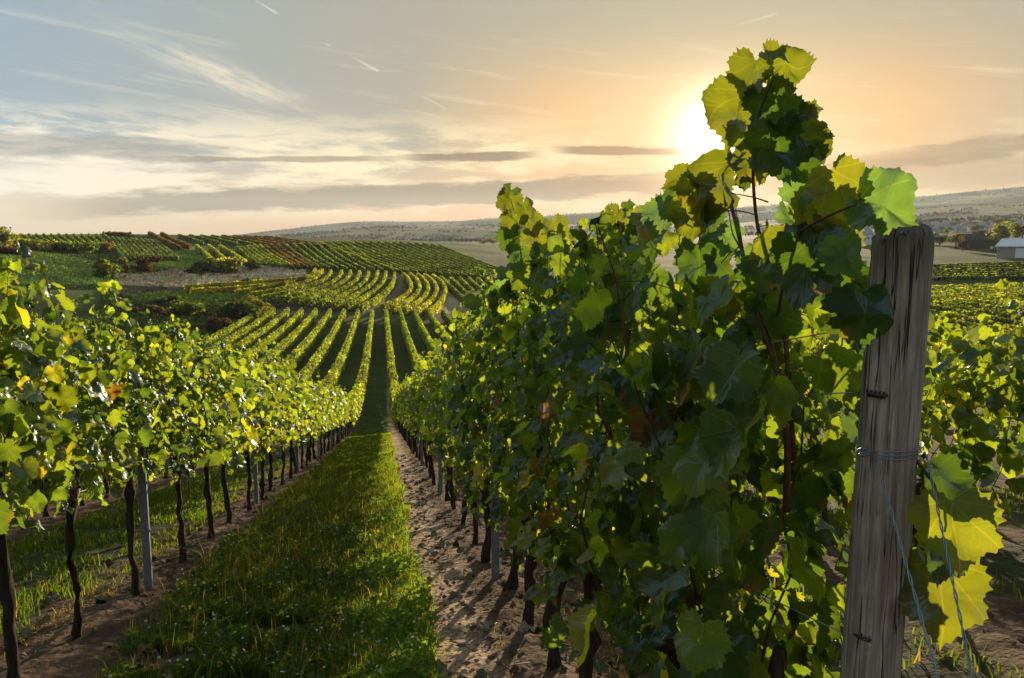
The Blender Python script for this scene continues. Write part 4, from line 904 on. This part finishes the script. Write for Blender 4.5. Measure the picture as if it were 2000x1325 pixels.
for i in range(6):
    a = (-130 + 30 * i, 215 - 3 * i); b = (40 + 40 * i, 330 + 2 * i)
    rowpx([Z2(a[0] + (b[0] - a[0]) * u, a[1] + (b[1] - a[1]) * v) for u, v in ((0, 0), (.5, .6), (1, 1))], '%s bright green row from the left just left of the reddish rows' % ORD[i], 'bright green vine rows on the hillside', tone='lime', tone2='green', split=0.5, z0=0.3, z1=2.1, wid=0.4, dens=26, ls=0.45, seed=155 + i)
for i, (a, b) in enumerate([((1095, 285), (1175, 355)), ((1165, 285), (1255, 362)), ((1228, 288), (1370, 375))]):
    rowpx([Z1(*a), Z1((a[0] + b[0]) / 2, (a[1] + b[1]) / 2 - 3), Z1(*b)], '%s short thick row from the left above the large meadow bush' % ORD[i], 'short thick vine rows above the meadow', tone='lime', tone2='gold', split=0.2, z0=0.2, z1=2.4, wid=0.5, dens=40, ls=0.4, seed=165 + i)
for i in range(17):
    u0 = i / 16
    a = (420 + 820 * u0, 176 - 24 * math.sin(u0 * 2.2) + 40 * u0); b = (985 + 900 * u0, 372 + 62 * u0)
    rowpx([Z2(a[0] + (b[0] - a[0]) * u, a[1] + (b[1] - a[1]) * v) for u, v in ((0, 0), (.3, .33), (.65, .68), (1, 1))], '%s row from the left on the dark hillside under the distant ridge' % ORD[i], 'vine rows on the right-hand hillside', tone='green', tone2='lime', split=0.35 if i else 0.9, z0=0.3, z1=1.8, wid=0.30, dens=34, ls=0.38, seed=180 + i)
for i in range(13):
    a = (75 + 42 * i, 214); b = (185 + 38 * i, 266 + i)
    rowpx([Z1(*a), Z1((a[0] + b[0]) / 2, 243), Z1(*b)], '%s row from the left on the far left hilltop' % ORD[i], 'vine rows on the left hilltop', tone='lime', tone2='green', split=0.5, z0=0.3, z1=1.6, wid=0.30, dens=32, ls=0.36, seed=210 + i)
for i, (a, b) in enumerate([((835, 212), (1000, 292)), ((905, 216), (1050, 285))]):
    rowpx([Z1(*a), Z1((a[0] + b[0]) / 2 - 5, (a[1] + b[1]) / 2), Z1(*b)], '%s red row on the left hilltop beside the greyish plot' % ('left' if i == 0 else 'right'), 'red vine rows on the left hilltop', tone='red', tone2='brown', split=0.3, z0=0.2, z1=2.3, wid=0.8, dens=50, ls=0.5, seed=230 + i)
for i in range(11):
    a = (600 + 26 * i, 232 + 1.5 * i); b = (690 + 30 * i, 350 - 0.5 * i)
    rowpx([Z1(*a), Z1((a[0] + b[0]) / 2, (a[1] + b[1]) / 2 - 2), Z1(*b)], '%s greyish green row from the left in the netted plot on the left slope' % ORD[i], 'greyish vine rows under nets', tone='grey', tone2='green', split=0.5, z0=0.3, z1=1.9, wid=0.4, dens=18, ls=0.45, seed=240 + i)
for i in range(9):
    a = (1000 + 60 * i, 222 + i); b = (1130 + 95 * i, 262 + 3.2 * i)
    rowpx([Z1(*a), Z1((a[0] + b[0]) / 2, (a[1] + b[1]) / 2 - 1), Z1(*b)], '%s row from the left along the crest right of the red rows' % ORD[i], 'vine rows along the crest', tone='green' if i < 4 else 'brown', tone2='red' if i >= 4 else 'lime', split=0.4, z0=0.3, z1=2.0, wid=0.4, dens=22, ls=0.5, seed=255 + i)
# valley floor beyond the post: rows across the whole basin on the right
for i in range(46):
    x0 = 34 + 4.2 * i; y0 = 60 + 0.30 * x0; y1 = 225 - 0.25 * x0
    yv = np.linspace(y0, y1, 12); xv = x0 + (yv - y0) * 0.12
    vine_row(np.stack([xv, yv], -1), '%s row from the left in the wide bright field beyond the wooden post' % (ORD[i] if i < 44 else ('forty-fifth', 'forty-sixth')[i - 44]), 'vine rows in the basin on the right', 'lime', 0.2, 1.9, 0.75, 26, 0.5, 300 + i, False, 'gold', 0.25)

for i in range(8):
    rowpx([(1780, 520 + 3.2 * i), (1900, 514 + 3.6 * i), (2060, 511 + 4.2 * i)], '%s row from the top in the darker vineyard below the pale barn' % ORD[i], 'vine rows below the barn', 1.6, tone='green', tone2='lime', split=0.5, z0=0.2, z1=1.8, wid=0.5, dens=22, ls=0.5, seed=400 + i)

#PLANTS
# ------------------------------------------------------------------ bushes and trees
def crown(R, n, c, rad, ls, cols, lobes=7):
    L = c + (R.randn(lobes, 3) * 0.38) * rad; lr = rad.mean() * (0.35 + 0.3 * R.rand(lobes)); k = R.randint(lobes, size=n)
    d = norm(R.randn(n, 3)); rr = (0.55 + 0.5 * R.rand(n)) ; P_ = L[k] + d * (lr[k] * rr)[:, None] * (rad / rad.mean())
    P_[:, 2] = np.maximum(P_[:, 2], 0.05)
    cc = np.array(cols)[R.randint(len(cols), size=n)] * (0.6 + 0.8 * R.rand(n, 1)) * (0.75 + 0.5 * R.rand(lobes)[k])[:, None]
    return P_, d + R.randn(n, 3) * 0.4, R.randn(n, 3), ls * (0.6 + 0.8 * R.rand(n)), cc
def bush(px, py, wpx, hpx, cols, label, name='bush', cat='bush', group=None, n=900, r0=60, seed=0, trunk=False, stemcol=None):
    q = hit(px, py, 0, r0); dist = math.hypot(q[0], q[1]); R = rs(seed + 50); w = wpx / FPX * dist; h = hpx / FPX * dist
    o_ = empty(name, tuple(q)); tag(o_, label, cat, group); g = Geo(); th = 0.22 * h if trunk else 0.0
    rad = np.array([w / 2, w / 2 * 0.85, (h - th) / 2]) * 0.95
    ls = max(w, h) * (0.06 if n > 600 else 0.09)
    P_, N_, T_, S_, C_ = crown(R, n, np.array([0, 0, th + (h - th) / 2]), rad, ls, cols, 8 if w < 12 else 14)
    add_leaves(g, TL, P_, N_, T_, S_, C_, R); f = link('crown' if trunk else 'foliage', g.mesh('foliage'), M_LEAF_FAR, o_); f['kind'] = 'stuff'
    g = Geo(); r_ = max(0.03, w * 0.025)
    if trunk:
        g.tube([[0, 0, -0.3], [r_, 0, h * 0.3], [0, r_, h * 0.75]], [r_ * 1.4, r_, r_ * 0.4], 7)
        for k in range(4):
            a = k * 1.7; g.tube([[0, 0, h * (.25 + .1 * k)], [math.cos(a) * w * .3, math.sin(a) * w * .3, h * (.5 + .1 * k)]], [r_ * .6, r_ * .2], 5)
    else:
        for k in range(5):
            a = k * 1.3; g.tube([[0, 0, -0.1], [math.cos(a) * w * .15, math.sin(a) * w * .15, h * .5], [math.cos(a) * w * .28, math.sin(a) * w * .28, h * .8]], [r_, r_ * .6, r_ * .25], 5)
    link('trunk' if trunk else 'stem', g.mesh('stem'), M_BARK, o_); return o_
gB = [(0.05, 0.075, 0.018), (0.08, 0.10, 0.02)]; gY = [(0.13, 0.13, 0.02), (0.08, 0.10, 0.02)]; gR = [(0.05, 0.03, 0.018), (0.035, 0.028, 0.016)]; gD = [(0.035, 0.05, 0.018), (0.05, 0.06, 0.02)]; gO = [(0.12, 0.09, 0.02), (0.07, 0.075, 0.02)]
BU = [(430, 536, 82, 34, gY, 'large yellow-green bush at the upper edge of the dry grass'), (395, 536, 40, 26, gD, 'dark green bush touching the left of the large yellow-green one'), (492, 530, 36, 22, gD, 'dark bush right of the large yellow-green bush'),
      (282, 532, 48, 24, gR, 'dark red bush in the middle of the meadow'), (245, 522, 24, 18, gY, 'small green bush left of the dark red meadow bush'), (376, 540, 40, 15, gR, 'low dark red bush at the left end of the dry grass'),
      (205, 545, 62, 32, gB, 'broad green bush at the left side of the meadow'), (250, 538, 18, 18, gR, 'small round red bush between two meadow bushes'), (200, 524, 26, 18, gR, 'reddish bush behind the broad green meadow bush'), (480, 628, 84, 46, gD, 'wide dark bush at the left corner of the straight rows'),
      (503, 618, 38, 40, gY, 'yellow-green bush standing against the wide dark bush'), (428, 655, 50, 38, gR, 'brown-red bush beside the leftmost straight row'), (362, 622, 70, 34, gB, 'green bush behind the sunlit foreground row'),
      (290, 620, 60, 24, gR, 'low reddish scrub behind the sunlit foreground row'), (330, 600, 60, 20, gD, 'low dark bush in the hollow left of the dark wide bush'),
      (8, 480, 46, 34, gY, 'yellow-green tree at the left edge of the far hilltop'), (60, 492, 70, 20, gY, 'long yellow-green hedge bush under the far left rows'), (150, 497, 66, 26, gB, 'tall green hedge bush under the far left rows'),
      (105, 494, 50, 18, gO, 'orange-tinted hedge bush between two green ones'), (200, 494, 44, 20, gO, 'orange and green hedge bush at the right end of the far hedge'), (25, 500, 70, 16, gR, 'low reddish scrub under the left-edge tree'),
      (230, 463, 60, 7, gR, 'thin reddish scrub along the left crest')]
for i, (a, b, w, h, c, l) in enumerate(BU): bush(a, b, w, h, c, l, group='bushes around the meadow', n=1100, seed=i)
for i, (a, b, w, h, l) in enumerate([(493, 459, 18, 11, 'left one of two trees on the crest'), (514, 460, 22, 13, 'right one of two trees on the crest, taller'), (945, 477, 18, 8, 'small tree on the right end of the crest'), (962, 477, 24, 10, 'rounded tree on the right end of the crest, right of a smaller one')]):
    bush(a, b, w, h, gO, l, 'tree', 'tree', 'trees on the crest', n=700, seed=70 + i, trunk=True)

# ------------------------------------------------------------------ village and barns on the right
def gable(px, py, wpx, hpx, rz, wm, rm, label, name='house', cat='house', group='village houses', ratio=1.4, roof=0.45, win=True, r0=300, door=None):
    q = hit(px, py, 0, r0); dist = math.hypot(q[0], q[1]); w = wpx / FPX * dist; h = hpx / FPX * dist; o_ = empty(name, tuple(q), -math.atan2(q[0], q[1]) + rz); tag(o_, label, cat, group)
    hw_, hd = w / 2, w / 2 / ratio; wh = h * (1 - roof)
    g = Geo(); z0 = -1.5
    V = [[-hw_, -hd, z0], [hw_, -hd, z0], [hw_, hd, z0], [-hw_, hd, z0], [-hw_, -hd, wh], [hw_, -hd, wh], [hw_, hd, wh], [-hw_, hd, wh], [-hw_, 0, h - .1], [hw_, 0, h - .1]]
    g.add(V, quads=[[0, 1, 5, 4], [2, 3, 7, 6]], tris=[[3, 0, 4], [3, 4, 8], [3, 8, 7], [1, 2, 6], [1, 6, 9], [1, 9, 5]]); link('wall', g.mesh('house_wall', False), wm, o_)
    g = Geo(); e = w * 0.03; t_ = h * 0.04; k = (h - wh) / hd
    for s_ in (-1, 1):
        a = [-hw_ - e, s_ * (hd + e), wh - k * e]; b = [hw_ + e, s_ * (hd + e), wh - k * e]; c = [hw_ + e, 0, h]; d = [-hw_ - e, 0, h]
        up = np.array([0, 0, t_]); V = np.array([a, b, c, d]); V = np.vstack([V, V + up]); qs = [[0, 1, 2, 3], [4, 7, 6, 5], [0, 4, 5, 1], [1, 5, 6, 2], [3, 2, 6, 7], [0, 3, 7, 4]]
        g.add(V, quads=qs)
    rf = link('roof', g.mesh('house_roof', False), rm, o_)
    if win:
        nW = max(2, int(w / 4))
        for k in range(nW):
            g = Geo(); g.box(((k + .5) / nW * w - hw_, -hd - 0.02, wh * 0.55), (w * .05, .05, wh * .16)); link('window', g.mesh('window', False), M_DARKGLASS, o_)
    if win and roof > .3:
        g = Geo(); g.box((hw_ * .3, hd * .2, h * 1.02), (w * .03, w * .03, h * .12)); link('chimney', g.mesh('chimney', False), M_ROOFS[2], rf)
    if door:
        g = Geo(); g.box((w * door, -hd - 0.04, wh * .42), (w * .07, .06, wh * .42)); link('door', g.mesh('barn_door', False), M_WHITE, o_)
    return o_
gable(2036, 504, 112, 30, RAD(-12), M_BARNWALL, M_METALROOF, 'long low barn with pale metal roof and white door at the right edge', 'barn', 'barn', None, 1.6, 0.38, False, 200, door=-0.2)
gable(1905, 486, 52, 24, RAD(18), M_ROOFS[3], M_ROOFS[3], 'dark timber building left of the pale barn', 'barn', 'barn', None, 1.5, 0.4, False, 200, door=0.38)
gable(1682, 478, 32, 34, RAD(60), M_PLASTER[0], M_ROOFS[1], 'white gabled house showing between the leaves and the wooden post', 'house', 'house', 'village houses', 1.2, 0.45, True, 250)
RV = random.Random(8)
tone_w = ['white', 'cream', 'grey']; tone_r = ['red', 'grey', 'brown']
vh = []
for i in range(42):
    row = i // 21; px = 1812 + (i % 21) * 9.6 + RV.uniform(-4, 4); py = (453 if row == 0 else 443) + RV.uniform(-3, 3)
    vh.append((px, py, RV.uniform(11, 18) * (1 if row == 0 else .8), RV.uniform(9, 12) * (1 if row == 0 else .8), row))
cnt = [0, 0]
for (px, py, w, h, r_) in vh:
    a = RV.choice([0, 0, 1, 2]); b = RV.choice([0, 0, 1, 2])
    gable(px, py, w, h, RV.uniform(-1.2, 1.2), M_PLASTER[a], M_ROOFS[b], '%s house with %s roof, %s from the left in the %s village line' % (tone_w[a], tone_r[b], ORD[cnt[r_]], 'front' if r_ == 0 else 'rear'), r0=600); cnt[r_] += 1
TR = [(1957, 488, 44, 46, gY, 'big round yellow-green tree left of the pale barn'), (1870, 476, 40, 14, gO, 'orange-green tree behind the dark building'), (1835, 480, 34, 17, gD, 'dark tree nearest the wooden post'), (1915, 466, 24, 16, gD, 'dark tree in front of the village'),
      (1995, 480, 30, 38, gD, 'dark tree behind the pale barn'), (1850, 460, 16, 14, gB, 'green tree at the left of the village'), (1905, 456, 14, 15, gD, 'dark tree in the middle of the village'), (1940, 490, 30, 22, gD, 'low dark tree between the dark building and the barn'),
      (1880, 492, 18, 26, gR, 'dark red tree at the corner of the dark building'), (1825, 466, 18, 10, gB, 'green tree by the left village houses'), (1982, 458, 18, 16, gB, 'green tree in the right of the village'), (1960, 445, 30, 16, gD, 'dark tree above the village roofs'), (1930, 440, 22, 14, gD, 'dark tree behind the village middle'), (1730, 470, 50, 30, gD, 'dark tree behind the wooden post'), (1640, 470, 50, 20, gB, 'green tree left of the white gabled house')]
for i, (a, b, w, h, c, l) in enumerate(TR): bush(a, b, w, h, c, l, 'tree', 'tree', 'trees around the village', n=900, r0=200, seed=90 + i, trunk=True)
# wind turbines on the far ridge
def turbine(px, py, hpx, label):
    q = hit(px, py + 2, 0, 2500, 6500); dist = math.hypot(q[0], q[1]); h = hpx / FPX * dist; o_ = empty('wind_turbine', tuple(q), -math.atan2(q[0], q[1])); tag(o_, label, 'wind turbine', 'wind turbines on the distant ridge')
    g = Geo(); g.tube([[0, 0, -5], [0, 0, h * .65]], [h * .02, h * .012], 8); link('tower', g.mesh('tower'), M_WHITE, o_)
    g = Geo(); g.box((0, 0, h * .66), (h * .014, h * .04, h * .014)); link('nacelle', g.mesh('nacelle'), M_WHITE, o_)
    for k in range(3):
        a = k * 2.094 + px; g = Geo(); g.tube([[0, -h * .05, h * .66], [math.sin(a) * h * .15, -h * .05, h * .66 + math.cos(a) * h * .15], [math.sin(a) * h * .34, -h * .05, h * .66 + math.cos(a) * h * .34]], [h * .008, h * .012, h * .003], 5); link('blade', g.mesh('blade'), M_WHITE, o_)
for i, (a, b, h) in enumerate([(566, 446, 13), (584, 445, 11), (605, 443, 12), (611, 442, 10), (632, 440, 11)]): turbine(a, b, h, '%s wind turbine from the left on the distant ridge' % ORD[i])

#GRASS
# ------------------------------------------------------------------ grass, weeds and litter in the foreground
def blades(name, x, y, hgt, wid, cols, R, lean=0.5, matx=None):
    n = len(x); z = H(x, y) + 0.0; a = R.rand(n) * 6.283; dx = np.cos(a); dy = np.sin(a); l = lean * R.rand(n) * hgt; b = R.rand(n) * 6.283
    p0 = np.stack([x - dx * wid, y - dy * wid, z - .02], -1); p1 = np.stack([x + dx * wid, y + dy * wid, z - .02], -1)
    m0 = np.stack([x + np.cos(b) * l * .35 - dx * wid * .7, y + np.sin(b) * l * .35 - dy * wid * .7, z + hgt * .6], -1); m1 = m0 + np.stack([2 * dx * wid * .7, 2 * dy * wid * .7, 0 * x], -1)
    tp = np.stack([x + np.cos(b) * l, y + np.sin(b) * l, z + hgt * (1 - .25 * R.rand(n))], -1)
    V = np.stack([p0, p1, m1, m0, tp], 1).reshape(-1, 3); o5 = np.arange(n) * 5
    g = Geo(); g.add(V, tris=np.stack([o5 + 3, o5 + 2, o5 + 4], -1), quads=np.stack([o5, o5 + 1, o5 + 2, o5 + 3], -1), col=np.repeat(cols, 5, 0)); return g
def gcols(n, R, a=(0.035, 0.075, 0.012), b=(0.10, 0.135, 0.02), dry=0.08):
    k = R.rand(n, 1); c = np.array(a) * (1 - k) + np.array(b) * k; m = R.rand(n) < dry; c[m] = np.array([0.22, 0.17, 0.08]) * (0.6 + 0.6 * k[m]); return c
def scatter(R, n, x0, x1, y0, y1, power=1.0, mask=None):
    y = y0 + (y1 - y0) * R.rand(n) ** power; x = x0 + (x1 - x0) * R.rand(n)
    if mask is not None: k = mask(x, y); x, y = x[k], y[k]
    return x, y
R = rs(9)
edge = lambda x, y: (x > -1.62 + 0.25 * fbm(x * 0 + 3, y * .8, 3)) & (x < 0.24 + 0.16 * fbm(x * 0, y * 1.1, 3)) & (fbm(x * 2.2, y * 2.2, 3) > -0.36 + 0.18 * np.clip((-0.1 - x) / 0.8, 0, 1))
x, y = scatter(R, 100000, -1.85, 0.4, 2.2, 14, 1.6, edge)
tallk = 1 + 0.9 * np.clip((x + 0.35) / 0.5, 0, 1)
g = blades('grass', x, y, (0.05 + 0.08 * R.rand(len(x))) * tallk, 0.0028 + 0.0012 * (y > 6), gcols(len(x), R) * (1 + 0.7 * np.clip((x + 0.35) / 0.3, 0, 1))[:, None], R, 0.9)  # grass lightened towards the right edge: sunlit strip painted into its colour
x, y = scatter(R, 70000, -1.75, 0.45, 12, 42, 1.2, edge)
g2 = blades('grass', x, y, 0.10 + 0.10 * R.rand(len(x)), 0.008 + 0.012 * (y > 22), gcols(len(x), R) * (1 + 0.7 * np.clip((x + 0.35) / 0.3, 0, 1))[:, None], R, 0.9)  # far blades carry the same painted sunlit edge
for a in ('v', 'c', 'uv'): getattr(g, a).extend(getattr(g2, a))
g.tri.extend([q + g.n for q in g2.tri]); g.quad.extend([q + g.n for q in g2.quad]); g.n += g2.n
tag(link('grass', g.mesh('grass'), M_GRASS), 'rough green grass growing along the middle of the lane', 'grass', None, 'stuff')
def far_cover(name, label, cat, poly, n, hgt, size, r0, r1, a0, a1, jitter=1.0):
    rr = np.exp(math.log(r0) + (math.log(r1) - math.log(r0)) * R.rand(n)); aa = RAD(a0) + RAD(a1 - a0) * R.rand(n) + YAW; x = rr * np.sin(aa); y = rr * np.cos(aa); z = H(x, y)
    px, py, dz = proj(x, y, z); k = inpoly(px, py, poly) & (fbm(x / 5, y / 5, 3) > -0.45); x, y, z = x[k], y[k], z[k]; m_ = len(x)
    c = far_colour(x, y) * (1.1 + 1.3 * R.rand(m_, 1)); c = c * (1 + 0.5 * fbm(x / 8, y / 8, 3)[:, None]); g = Geo()
    hh = hgt * (0.3 + R.rand(m_)) * np.clip(0.9 + 1.2 * fbm(x / 9 + 7, y / 9, 3), 0.25, 2.0)
    add_leaves(g, TL, np.stack([x, y, z + hh * .3], -1), R.randn(m_, 3) * [1, 1, .35], np.stack([R.randn(m_) * .3, R.randn(m_) * .3, 1 + 0 * x], -1), size * (0.5 + hh), np.clip(c, .01, .6), R)
    tag(link(name, g.mesh(name), M_GROUND), label, cat, None, 'stuff')
far_cover('dry_grass', 'tall pale dry grass on the open patch beyond the meadow bushes', 'dry grass', [(225, 540), (330, 530), (470, 524), (606, 526), (608, 545), (470, 556), (365, 568), (225, 566)], 60000, 0.6, 0.7, 160, 330, -32, -12)
far_cover('meadow_grass', 'rough green meadow between the far left vineyard and the dry grass', 'grass', [(0, 480), (300, 490), (420, 492), (620, 500), (560, 526), (330, 530), (225, 541), (215, 566), (0, 566)], 90000, 0.35, 0.6, 160, 420, -34, -12)
far_cover('scrub', 'rough scrubby ground in the hollow left of the straight rows', 'scrub', [(200, 564), (365, 568), (600, 570), (560, 594), (440, 660), (200, 660)], 60000, 0.5, 0.7, 100, 260, -32, -12)
n = 60000; rr = np.exp(math.log(1300) + math.log(5200 / 1300) * R.rand(n)); aa = RAD(-20) + RAD(60) * R.rand(n) + YAW; x = rr * np.sin(aa); y = rr * np.cos(aa)
k = (fbm(x / 220 + 3, y / 150, 4) > 0.26) | (np.abs(fbm(x / 160, y / 160 + 8, 3)) < 0.025); x, y = x[k], y[k]; n = len(x); hh = 5.5 * (0.4 + R.rand(n)); g = Geo()
add_leaves(g, TL, np.stack([x, y, H(x, y) + 1 + 0 * x], -1), R.randn(n, 3) * [1, 1, .4], np.stack([R.randn(n) * .3, R.randn(n) * .3, 1 + 0 * x], -1), hh, np.array([0.03, 0.045, 0.028]) * (0.6 + 0.8 * R.rand(n, 1)), R)
tag(link('distant_woods', g.mesh('distant_woods'), M_GROUND), 'hazy woods and hedges on the far hills beyond the valley', 'woods', None, 'stuff')
# low broad-leaved weeds, thickest along the sunny right edge
x, y = scatter(R, 95000, -1.9, 0.42, 2.0, 12, 1.7, lambda x, y: edge(x, y) & (fbm(x * 1.7 + 9, y * 1.7, 3) > -0.25 - 0.5 * (x > -.25)))
n = len(x); clump = np.clip(0.55 + 0.9 * fbm(x * 3, y * 3, 3), 0.1, 1.3); ht = (0.03 + 0.16 * R.rand(n)) * clump * (1 + 0.7 * np.clip((x + 0.3) / 0.4, 0, 1)); g = Geo()
add_leaves(g, TL, np.stack([x, y, H(x, y) + ht], -1), np.stack([R.randn(n) * .6, R.randn(n) * .6, 0.8 + 0 * x], -1), R.randn(n, 3), 0.014 + 0.022 * R.rand(n), gcols(n, R, (0.032, 0.075, 0.015), (0.10, 0.14, 0.022), 0.03) * (1 + 0.6 * np.clip((x + 0.35) / 0.3, 0, 1))[:, None], R)  # weed colour brightened at the right edge to paint in the sunlight there
tag(link('weeds', g.mesh('weeds'), M_GRASS), 'leafy green weeds covering the lane between the two near rows', 'weeds', None, 'stuff')
x, y = scatter(R, 5200, -1.7, 0.3, 2.3, 16, 1.5, edge)
g = blades('tall_grass', x, y, 0.14 + 0.22 * R.rand(len(x)), 0.0022 + 0.0015 * (y > 7), gcols(len(x), R, (0.05, 0.08, 0.02), (0.14, 0.14, 0.05), 0.35), R, 1.1)
tag(link('tall_grass', g.mesh('tall_grass'), M_GRASS), 'thin tall stems standing out of the weeds in the lane', 'grass', None, 'stuff')
n = 700; x, y = scatter(R, n, -1.7, 0.3, 2.3, 9, 1.3, edge); n = len(x); g = Geo()
add_leaves(g, TL, np.stack([x, y, H(x, y) + 0.10 + 0.10 * R.rand(n)], -1), np.stack([R.randn(n) * .4, R.randn(n) * .4, 1 + 0 * x], -1), R.randn(n, 3), 0.012 + 0.008 * R.rand(n), np.full((n, 3), 0.5), R)
tag(link('wild_flowers', g.mesh('wild_flowers'), M_SOIL), 'tiny white wild flowers dotted among the weeds', 'flowers', None, 'stuff')
# grass under and beyond the left row
k2 = lambda x, y: (fbm(x * 1.6 + 4, y * 1.6, 4) > -0.12) & (lane_x(x) > 0.36)
x, y = scatter(R, 110000, -9.5, -2.0, 3.6, 22, 1.5, k2)
g = blades('grass', x, y, (0.04 + 0.11 * R.rand(len(x))) * np.clip(0.8 + fbm(x * 2.5, y * 2.5, 3), 0.3, 1.5), 0.004 + 0.004 * (y > 9), gcols(len(x), R, (0.035, 0.075, 0.012), (0.10, 0.14, 0.02), 0.07), R, 1.2)
tag(link('grass', g.mesh('grass'), M_GRASS), 'bright green grass between the rows beyond the left row', 'grass', None, 'stuff')
x, y = scatter(R, 30000, 1.6, 8.5, 1.2, 20, 1.4, lambda x, y: (fbm(x * 1.2 + 4, y * 1.2, 3) > -0.05) & (lane_x(x) > 0.5))
g = blades('grass', x, y, 0.05 + 0.10 * R.rand(len(x)), 0.006, gcols(len(x), R), R, 0.8)
tag(link('grass', g.mesh('grass'), M_GRASS), 'patchy grass on the soil beyond the shaded right row', 'grass', None, 'stuff')
# sparse tufts and dry straw in the soil strips
x, y = scatter(R, 60000, -2.5, 1.8, 2.2, 26, 1.3, lambda x, y: (lane_x(x) < 0.62) & (np.abs(x - 0.45) > 0.2 + 0.1 * fbm(x, y * 2, 2)) & (fbm(x * 3, y * 3, 3) > 0.0))
g = blades('dry_grass', x, y, 0.02 + 0.07 * R.rand(len(x)), 0.003, gcols(len(x), R, (0.06, 0.07, 0.02), (0.16, 0.13, 0.05), 0.4), R, 1.6)
tag(link('dry_grass', g.mesh('dry_grass'), M_GRASS), 'thin dry tufts in the bare soil under the vines', 'dry grass', None, 'stuff')
# fallen leaves
n = 620; y = 2.0 + 20 * R.rand(n) ** 1.6; side = R.rand(n) < .5; x = np.where(side, XL + 0.35 * R.randn(n), XR - 0.15 + 0.38 * R.randn(n)); g = Geo()
cf = np.array([(0.20, 0.13, 0.05), (0.22, 0.20, 0.09), (0.11, 0.07, 0.04), (0.13, 0.14, 0.07), (0.30, 0.26, 0.18)])[R.randint(5, size=n)]
add_leaves(g, TM, np.stack([x, y, H(x, y) + 0.045 + 0.02 * R.rand(n)], -1), np.stack([R.randn(n) * .45, R.randn(n) * .45, 1 + 0 * x], -1), R.randn(n, 3) * [1, 1, .2], 0.05 + 0.05 * R.rand(n), cf, R, 1.6)
tag(link('fallen_leaves', g.mesh('fallen_leaves'), M_SOIL), 'withered vine leaves scattered on the bare soil', 'leaves', None, 'stuff')
# clods, stones and twigs
n = 6000; y = 1.8 + 14 * R.rand(n) ** 1.5; x = np.where(R.rand(n) < .35, XL + 0.3 * R.randn(n), 0.75 + 0.36 * R.randn(n)); g = Geo()
ico = norm(np.array([[0, 0, 1], [1, 0, 0], [0, 1, 0], [-1, 0, 0], [0, -1, 0], [0, 0, -1.0]])); ft = np.array([[0, 1, 2], [0, 2, 3], [0, 3, 4], [0, 4, 1], [5, 2, 1], [5, 3, 2], [5, 4, 3], [5, 1, 4]])
sz = 0.006 + 0.032 * R.rand(n) ** 4; V = ico[None] * (sz[:, None, None] * (0.6 + 0.7 * R.rand(n, 6, 1))) * [1, 1, .6] + np.stack([x, y, H(x, y) + 0.04], -1)[:, None]
g.add(V.reshape(-1, 3), tris=(ft[None] + (np.arange(n) * 6)[:, None, None]).reshape(-1, 3), col=np.repeat(np.array([0.2, 0.15, 0.11]) * (0.6 + 0.8 * R.rand(n, 1)), 6, 0))
tag(link('soil_clods', g.mesh('soil_clods', False), M_SOIL), 'small clods and stones lying on the bare soil', 'clods', None, 'stuff')
g = Geo()
for k in range(110):
    y_ = 2.2 + 9 * R.rand() ** 1.4; x_ = (XL if R.rand() < .4 else XR - .1) + 0.33 * R.randn(); a = R.rand() * 6.283; L_ = 0.08 + 0.22 * R.rand(); z_ = float(H(x_, y_)) + 0.065
    c, s_ = math.cos(a), math.sin(a); y2 = y_ + s_ * L_
    g.tube([[x_, y_, z_], [x_ + c * L_ * .5, y_ + s_ * L_ * .5, (z_ + float(H(x_, y2)) + .065) / 2 + .015], [x_ + c * L_, y2, float(H(x_ + c * L_, y2)) + .065]], [0.004, 0.0035, 0.002], 5)
tag(link('twigs', g.mesh('twigs'), M_CANE), 'pruned twigs lying on the soil under the vines', 'twigs', None, 'stuff')

#HAZE
# ------------------------------------------------------------------ the air
HB = 8800.0; g = Geo(); g.box((0, 0, (430 - 60) / 2.0), (HB, HB, (430 + 60) / 2.0))
hz = link('haze', g.mesh('haze', False)); m, t, o = mat('haze')
v = t.new('ShaderNodeVolumePrincipled'); v.inputs['Color'].default_value = (0.80, 0.88, 0.97, 1); v.inputs['Density'].default_value = 0.62e-4; v.inputs['Anisotropy'].default_value = 0.25
t.l.new(v.outputs[0], o.inputs['Volume']); hz.data.materials.append(m); tag(hz, 'pale evening haze over the valley and far hills', 'haze', None, 'stuff')
